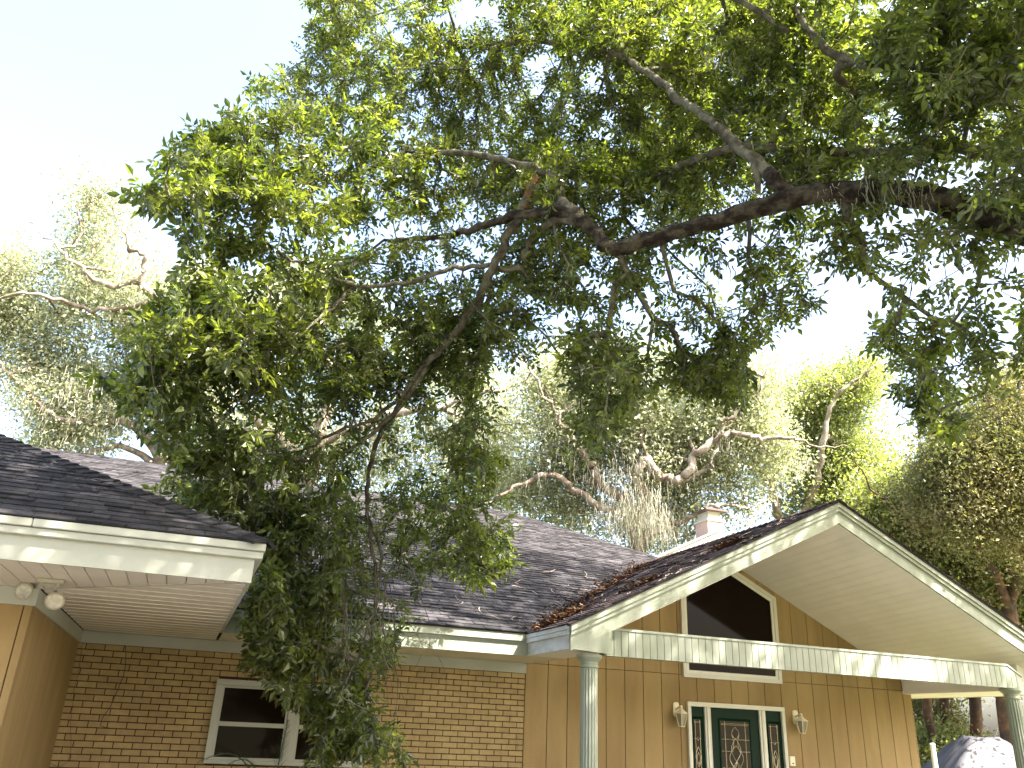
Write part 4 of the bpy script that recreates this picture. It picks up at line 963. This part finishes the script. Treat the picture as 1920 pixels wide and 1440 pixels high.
# left oak
b = gp(330, 900, 25)
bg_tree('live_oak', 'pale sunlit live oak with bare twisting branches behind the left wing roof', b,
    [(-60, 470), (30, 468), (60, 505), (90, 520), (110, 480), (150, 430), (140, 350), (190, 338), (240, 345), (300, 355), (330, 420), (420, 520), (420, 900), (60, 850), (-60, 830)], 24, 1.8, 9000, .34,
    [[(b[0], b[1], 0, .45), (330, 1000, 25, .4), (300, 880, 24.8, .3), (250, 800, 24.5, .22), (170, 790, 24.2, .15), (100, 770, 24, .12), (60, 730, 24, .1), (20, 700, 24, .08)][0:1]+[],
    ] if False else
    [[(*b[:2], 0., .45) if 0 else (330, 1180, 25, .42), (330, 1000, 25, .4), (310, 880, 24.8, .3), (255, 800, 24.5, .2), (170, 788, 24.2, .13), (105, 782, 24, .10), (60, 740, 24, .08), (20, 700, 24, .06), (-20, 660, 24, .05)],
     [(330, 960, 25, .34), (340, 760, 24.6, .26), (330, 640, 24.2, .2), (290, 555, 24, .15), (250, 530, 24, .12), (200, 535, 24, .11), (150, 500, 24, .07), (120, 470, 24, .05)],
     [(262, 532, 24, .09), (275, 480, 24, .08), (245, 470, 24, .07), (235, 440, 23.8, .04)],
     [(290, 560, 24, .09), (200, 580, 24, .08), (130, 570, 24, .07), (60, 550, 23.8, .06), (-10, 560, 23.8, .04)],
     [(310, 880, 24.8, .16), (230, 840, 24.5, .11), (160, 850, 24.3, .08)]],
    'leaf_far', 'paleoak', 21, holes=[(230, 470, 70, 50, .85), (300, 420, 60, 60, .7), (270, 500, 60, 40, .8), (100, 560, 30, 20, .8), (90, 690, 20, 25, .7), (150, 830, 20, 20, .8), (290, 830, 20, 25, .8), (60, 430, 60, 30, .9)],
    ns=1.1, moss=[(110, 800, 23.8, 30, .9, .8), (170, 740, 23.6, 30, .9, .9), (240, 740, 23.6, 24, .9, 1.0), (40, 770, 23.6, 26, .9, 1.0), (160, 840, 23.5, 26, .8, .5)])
# oak seen through the hanging bough
b = gp(560, 1000, 27)
bg_tree('live_oak', 'pale live oak seen through gaps in the hanging hickory bough', b,
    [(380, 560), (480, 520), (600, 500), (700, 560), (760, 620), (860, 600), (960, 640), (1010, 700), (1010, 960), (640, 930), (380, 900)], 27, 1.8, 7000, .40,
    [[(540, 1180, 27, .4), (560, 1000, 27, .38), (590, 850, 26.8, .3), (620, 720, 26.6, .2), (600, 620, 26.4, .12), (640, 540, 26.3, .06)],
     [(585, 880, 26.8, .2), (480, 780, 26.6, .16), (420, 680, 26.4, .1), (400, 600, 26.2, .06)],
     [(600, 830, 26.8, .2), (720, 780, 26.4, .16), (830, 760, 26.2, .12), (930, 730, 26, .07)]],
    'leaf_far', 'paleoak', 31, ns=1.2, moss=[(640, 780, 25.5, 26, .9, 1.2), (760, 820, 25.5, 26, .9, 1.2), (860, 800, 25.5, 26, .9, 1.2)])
# centre oak
b = gp(1206, 1060, 24)
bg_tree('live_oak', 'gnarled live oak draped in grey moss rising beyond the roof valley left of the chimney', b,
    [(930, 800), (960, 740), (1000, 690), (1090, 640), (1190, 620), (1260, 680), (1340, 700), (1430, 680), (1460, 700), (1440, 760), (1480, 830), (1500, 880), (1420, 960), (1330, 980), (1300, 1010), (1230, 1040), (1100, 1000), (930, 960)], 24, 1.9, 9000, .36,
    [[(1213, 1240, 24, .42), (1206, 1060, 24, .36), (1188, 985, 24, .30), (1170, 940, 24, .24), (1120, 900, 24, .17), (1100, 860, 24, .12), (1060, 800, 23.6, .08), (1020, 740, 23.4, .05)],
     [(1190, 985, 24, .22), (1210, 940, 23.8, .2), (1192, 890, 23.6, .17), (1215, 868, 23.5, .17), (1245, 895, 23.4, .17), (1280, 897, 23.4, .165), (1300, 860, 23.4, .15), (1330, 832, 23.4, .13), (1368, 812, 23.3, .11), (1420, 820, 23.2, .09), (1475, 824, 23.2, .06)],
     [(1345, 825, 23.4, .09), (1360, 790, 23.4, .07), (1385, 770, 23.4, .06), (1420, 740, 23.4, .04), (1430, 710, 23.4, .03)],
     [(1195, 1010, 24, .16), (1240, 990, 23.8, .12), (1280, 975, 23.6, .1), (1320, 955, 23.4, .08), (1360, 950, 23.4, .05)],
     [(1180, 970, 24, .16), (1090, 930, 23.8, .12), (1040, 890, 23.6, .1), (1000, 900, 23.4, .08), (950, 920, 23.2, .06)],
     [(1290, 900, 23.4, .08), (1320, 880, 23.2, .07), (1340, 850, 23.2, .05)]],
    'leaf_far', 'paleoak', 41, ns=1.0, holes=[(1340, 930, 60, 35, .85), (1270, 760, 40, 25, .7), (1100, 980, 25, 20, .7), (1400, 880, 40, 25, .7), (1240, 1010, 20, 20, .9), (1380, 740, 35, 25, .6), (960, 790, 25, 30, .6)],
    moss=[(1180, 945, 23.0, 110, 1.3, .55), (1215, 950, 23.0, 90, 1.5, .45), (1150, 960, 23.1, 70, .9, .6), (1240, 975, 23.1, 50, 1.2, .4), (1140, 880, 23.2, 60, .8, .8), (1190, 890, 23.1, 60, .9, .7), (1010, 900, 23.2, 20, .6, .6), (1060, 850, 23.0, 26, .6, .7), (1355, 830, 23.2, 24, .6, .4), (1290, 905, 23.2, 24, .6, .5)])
# right lime green tree
b = gp(1500, 1100, 27)
bg_tree('sweetgum_tree', 'fresh yellow green tree behind the porch gable peak', b,
    [(1430, 920), (1400, 860), (1440, 790), (1480, 730), (1540, 715), (1600, 690), (1640, 668), (1652, 720), (1600, 770), (1680, 800), (1760, 840), (1790, 900), (1800, 1000), (1720, 1040), (1640, 1000), (1560, 960), (1480, 990), (1430, 985)], 27, 1.8, 8000, .40,
    [[(1500, 1260, 27, .3), (1490, 1050, 27, .26), (1460, 960, 27, .2), (1440, 900, 26.8, .14), (1400, 850, 26.5, .08)],
     [(1490, 1000, 27, .2), (1530, 900, 26.8, .16), (1545, 820, 26.5, .12), (1560, 760, 26.5, .08), (1600, 720, 26.5, .05)],
     [(1500, 1040, 27, .18), (1600, 950, 26.8, .14), (1680, 880, 26.6, .1), (1740, 860, 26.5, .05)]],
    'leaf_lime', 'paleoak', 51, ns=1.1, holes=[(1470, 900, 40, 40, .5), (1620, 800, 40, 30, .4), (1420, 960, 30, 25, .9), (1500, 790, 25, 20, .6)], moss=[(1455, 900, 26.2, 40, 1.0, .3), (1490, 860, 26.2, 40, .9, .3)])
# right dark tree with vines
b = gp(1880, 1300, 19)
bg_tree('oak_tree', 'brownish vine covered oak at the far right edge', b,
    [(1740, 970), (1700, 930), (1760, 860), (1770, 800), (1840, 740), (1900, 700), (2000, 680), (2000, 1080), (1940, 1060), (1840, 1010), (1740, 985)], 19, 1.6, 7000, .42,
    [[(1895, 1420, 20.4, .24), (1890, 1250, 20.4, .22), (1905, 1100, 20.4, .2), (1915, 950, 20.2, .14), (1890, 830, 20, .09), (1850, 760, 20, .05)],
     [(1900, 1150, 20.4, .13), (1830, 1020, 20.2, .1), (1780, 930, 20, .07), (1760, 870, 20, .04)],
     [(1905, 900, 20.2, .08), (1860, 860, 20, .06), (1800, 830, 20, .04)]],
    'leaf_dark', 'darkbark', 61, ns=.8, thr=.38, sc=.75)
# green tree right below it, behind the roof's right slope
b = gp(1740, 1200, 22)
bg_tree('magnolia_tree', 'bright green leafy tree directly above the right roof slope', b,
    [(1600, 960), (1660, 900), (1720, 940), (1800, 960), (1860, 1020), (1960, 1040), (1960, 1240), (1900, 1220), (1800, 1130), (1700, 1050), (1620, 990)], 22, 1.8, 7000, .70,
    [[(1745, 1420, 22, .15), (1740, 1200, 22, .14), (1750, 1100, 22, .12), (1730, 1020, 21.8, .09), (1680, 960, 21.6, .06)],
     [(1750, 1130, 22, .16), (1820, 1080, 21.8, .12), (1900, 1080, 21.6, .08)]],
    'leaf_lime', 'darkbark', 71, ns=.8, thr=.33)

# understory seen through the right side of the porch
for i, (x, r, lab) in enumerate([(1773, .15, 'leftmost dark trunk seen through the open right side of the porch'), (1828, .17, 'middle dark forked trunk seen through the porch opening'), (1886, .21, 'thick reddish trunk just left of the right porch column')]):
    b = gp(x+10*i, 1440, 24-i*1.2); t = thing('woodland_tree', lab, 'tree', b, 'trees beyond the porch opening')
    q = MB(); s = Skel(); d = 24-i*1.2; p0 = at_depth(x-2, 1300, d)
    z1 = 7.0
    s.limb(q, [(b[0], b[1], -.1, r*1.25), (b[0]-.05, b[1], 1.5, r), (p0[0], p0[1], p0[2], r*.85), (p0[0]-.4+.3*i, p0[1], 5.4, r*.7), (p0[0]-.8+.5*i, p0[1]+.2, z1, r*.4)], n=12, wob=.1)
    q.build('trunk', M['darkbark'], t, smooth=True).location = (-b[0], -b[1], 0)
    nT = 260; P = np.array([p0[0], p0[1]+.8, 5.6])+rng.normal(0, 1, (nT, 3))*np.array([1.6, 1.4, .9]); dr_ = s.grow(P, None, seglen=.8)
    v, f, sz = s.twigs(r0=.012, rmax=.12); link('branches', npmesh('branches', v, f, sz, M['darkbark'], smooth=True), t, (-b[0], -b[1], 0), True)
    idx = np.repeat(np.arange(nT), 4); n = len(idx); nn = rng.normal(0, .5, (n, 3)); nn[:, 2] += 1
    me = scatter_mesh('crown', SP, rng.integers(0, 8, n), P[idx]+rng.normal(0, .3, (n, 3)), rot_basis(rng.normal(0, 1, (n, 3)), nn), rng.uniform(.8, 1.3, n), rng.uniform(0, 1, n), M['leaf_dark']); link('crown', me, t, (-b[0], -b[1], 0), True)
def shrub(label, px_, py_, d, rx, rz, n, m, zc=None):
    p = at_depth(px_, py_, d); t = thing('shrub', label, 'shrub', (p[0], p[1], 0))
    P = rng.normal(0, 1, (n, 3)); P /= np.linalg.norm(P, axis=1, keepdims=True); P *= rng.uniform(.5, 1, (n, 1))**.4; P = P*np.array([rx, rx, rz]); P[:, 2] = np.abs(P[:, 2]+rz*.6)
    s = Skel(); q = MB(); s.limb(q, [(0, 0, 0, .05), (0, 0, .4, .04)], n=6); s.grow(P, None, seglen=.5); q.build('stem', M['darkbark'], t)
    v, f, sz = s.twigs(r0=.006, rmax=.04); link('branches', npmesh('branches', v, f, sz, M['darkbark'], smooth=True), t, None, True)
    idx = np.repeat(np.arange(n), 4); k = len(idx); nn = rng.normal(0, .6, (k, 3)); nn[:, 2] += 1
    link('foliage', scatter_mesh('foliage', SP, rng.integers(0, 8, k), P[idx]+rng.normal(0, .12, (k, 3)), rot_basis(rng.normal(0, 1, (k, 3)), nn), rng.uniform(.7, 1.2, k), rng.uniform(0, 1, k), M[m]), t, None, True)
shrub('sunlit green shrub between the porch wall corner and the grey tarp', 1748, 1395, 22.5, 1.3, 1.35, 420, 'leaf_lime')
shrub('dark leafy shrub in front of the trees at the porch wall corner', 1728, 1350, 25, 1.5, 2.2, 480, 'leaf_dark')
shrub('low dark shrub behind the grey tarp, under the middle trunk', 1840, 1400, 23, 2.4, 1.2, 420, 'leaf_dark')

# tarp-covered canopy
T0 = at_depth(1835, 1440, 20); tz = at_depth(1820, 1377, 20)[2]
t = thing('tarp_cover', 'large grey tarpaulin draped over a peaked frame beyond the porch', 'tarp', (T0[0], T0[1], 0))
q = MB(); nu, nv_ = 40, 30; vs = []
ax = Vector((rt[0], rt[1], 0)).normalized(); ay = Vector((fw[0], fw[1], 0)).normalized()
for j in range(nv_+1):
    for i in range(nu+1):
        a = i/nu*2-1; b_ = j/nv_*2-1; rx, ry = 1.75, 1.5
        e = max(abs(a)*1.0, abs(b_)); 
        h = tz-.02-.05*e if e < .2 else tz-.03-(tz-.25)*((e-.2)/.8)**1.15*.92
        h += .03*math.sin(9*a+4*b_)*e+.02*math.sin(17*b_-6*a)-.05*math.exp(-((a-.1)**2+(b_)**2)/.05)
        p = ax*(a*rx+.12+.03*math.sin(11*b_+3*h))+ay*(b_*ry); vs.append((p.x, p.y, h))
q.add(vs, [(j*(nu+1)+i, j*(nu+1)+i+1, (j+1)*(nu+1)+i+1, (j+1)*(nu+1)+i) for j in range(nv_) for i in range(nu)], .4); q.build('tarpaulin', M['tarp'], t, smooth=True)
q = MB()
for a in (-.25, .25):
    for b_ in (-.22, .22): p = ax*a+ay*b_; q.tube([(p.x, p.y, 0), (p.x, p.y, tz-.2)], .02, 8)
q.build('frame', M['pvc'], t)
p = at_depth(1748, 1396, 17.5)
o = MB().tube([(p[0], p[1], 0), (p[0], p[1], p[2])], .05, 12).tube([(p[0], p[1], p[2]-.0), (p[0], p[1], p[2]+.03)], [.06, .045], 12).build('marker_post', M['pvc'])
tag(o, 'white round post standing in front of the grey tarp', 'post')
p = at_depth(1737, 1391, 24); t = thing('bird_house', 'small orange wooden box on a pole behind the white post', 'bird house', (p[0], p[1], 0))
MB().tube([(0, 0, 0), (0, 0, p[2]-.12)], .03, 8).build('pole', M['darkbark'], t); MB().box(-.16, .16, -.13, .13, p[2]-.12, p[2]+.05).build('box', M['wood'], t)
MB().prism([(-.2, -.17, p[2]+.05), (.2, -.17, p[2]+.05), (0, -.17, p[2]+.16)], (0, .34, 0)).build('roof', M['wood'], t)

# ------------------------------------------------------------------ sago palm under the window
t = thing('sago_palm', 'dark sago palm with stiff feathery fronds under the brick wall window', 'sago palm', (1.25, 11.35, 0))
MB().tube([(0, 0, 0), (0, 0, .35), (0, 0, .6)], [.16, .15, .10], 12, wob=.3).build('trunk', M['darkbark'], t)
def frond(tx, ty, tz_, bow=.25):
    q = MB(); n = 34; A = Vector((0, 0, .55)); B = Vector((tx, ty, tz_)); pts = []
    for i in range(n+1):
        s_ = i/n; pts.append(A.lerp(B, s_)+Vector((0, 0, 1))*math.sin(math.pi*s_**.9)*bow)
    q.tube(pts, [.010*(1-.8*i/n)+.001 for i in range(n+1)], 5)
    side = (B-A).cross(Vector((0, 0, 1))).normalized()
    for i in range(6, n+1):
        s_ = i/n; d = (pts[i]-pts[i-1]).normalized(); l = .17*math.sin(math.pi*(.12+.84*s_))+.03
        for sd_ in (-1, 1):
            a = pts[i]; b_ = a+side*sd_*l*.8+d*l*.75+Vector((0, 0, .02-.05*R_.random())); w_ = d*.006
            q.add([a-w_, a+w_, b_], [(0, 1, 2)])
    q.build('frond', M['sago'], t)
for i in range(14):
    a = 2*math.pi*i/14+.2; rr_ = R_.uniform(.75, .95); frond(rr_*math.cos(a), rr_*math.sin(a), R_.uniform(.55, .95), R_.uniform(.25, .4))
fr = at_y(540, 1352, 11.4)-np.array([1.25, 11.35, 0]); frond(*fr, bow=.06)
fr = at_y(372, 1428, 11.1)-np.array([1.25, 11.35, 0]); frond(*fr, bow=.35)
fr = at_y(425, 1434, 11.2)-np.array([1.25, 11.35, 0]); frond(*fr, bow=.3)

# ------------------------------------------------------------------ litter on the roofs
def roof_pt(kind, a, b, h=.02):
    if kind == 'p': return Vector((XG+a, b, ZR-.02+MP*a+h))
    return Vector((a, YM+b, ZR+MP*b+h))
q = MB()
def dead(p, s_, up_=.0):
    ang = R_.uniform(0, 6.28); d = Vector((math.cos(ang), math.sin(ang), R_.uniform(-.2, .5))); e = Vector((-d.y, d.x, R_.uniform(-.3, .3)))
    q.add([p, p+d*s_*.5+e*s_*.25, p+d*s_, p+d*s_*.5-e*s_*.25], [(0, 1, 2, 3)])
for k in range(2600):       # valley drift
    s_ = R_.random()**.8*4.2; off = abs(R_.gauss(0, .16)); side = R_.random() < .72
    if side: p = roof_pt('p', s_+off*0, YM+s_-off*1.2, .015+R_.random()*.05)
    else: p = roof_pt('m', XG+s_-off, s_, .015+R_.random()*.04)
    dead(p, R_.uniform(.03, .08))
for (a, y, n, sp) in [(.5, 10.9, 420, .16), (1.5, 10.55, 260, .14), (2.9, 10.5, 260, .14), (.25, 10.9, 300, .14)]:
    for k in range(n): aa = max(a+R_.gauss(0, sp), .02); dead(roof_pt('p', aa, min(y+R_.gauss(0, sp), YM+aa), .02+.06*R_.random()), R_.uniform(.04, .1))
for k in range(900): a = R_.uniform(.02, 4.3); dead(roof_pt('p', a, R_.uniform(YE+.05, YM+a), .02), R_.uniform(.02, .06))
o = q.build('leaf_litter', M['litter']); o['kind'] = 'stuff'; tag(o, 'brown and orange dead leaves drifted in the valley of the porch roof', 'leaf litter')
q = MB()
def curl(p, L, r_, n=8):
    a = R_.uniform(0, 6.28); pts = [Vector(p)]; sl = MP
    for i in range(n):
        a += R_.gauss(0, .45); st = L/n; dx, dy = math.cos(a)*st, math.sin(a)*st
        pts.append(pts[-1]+Vector((dx, dy, 0)))
    return pts, r_
for k in range(46):
    x, b_ = R_.uniform(2.2, 7.8), R_.uniform(.1, 3.5)
    if x > XG+b_-.1: continue
    pts, r_ = curl((x, 0, 0), R_.uniform(.15, .55), .004)
    q.tube([roof_pt('m', p.x, max(b_+p.y, 0), .02+.012*math.sin(i)) for i, p in enumerate(pts)], R_.uniform(.003, .006), 4)
for k in range(40):
    a, y = R_.uniform(.2, 4.2), R_.uniform(YE+.1, YM+1); 
    if y > YM+a: continue
    pts, r_ = curl((0, 0, 0), R_.uniform(.15, .5), .004)
    q.tube([roof_pt('p', max(a+p.x, .01), y+p.y, .025+.012*math.sin(i)) for i, p in enumerate(pts)], R_.uniform(.003, .006), 4)
o = q.build('fallen_twigs', M['twig']); o['kind'] = 'stuff'; tag(o, 'thin curled dry twigs scattered on the dark shingles', 'twigs')
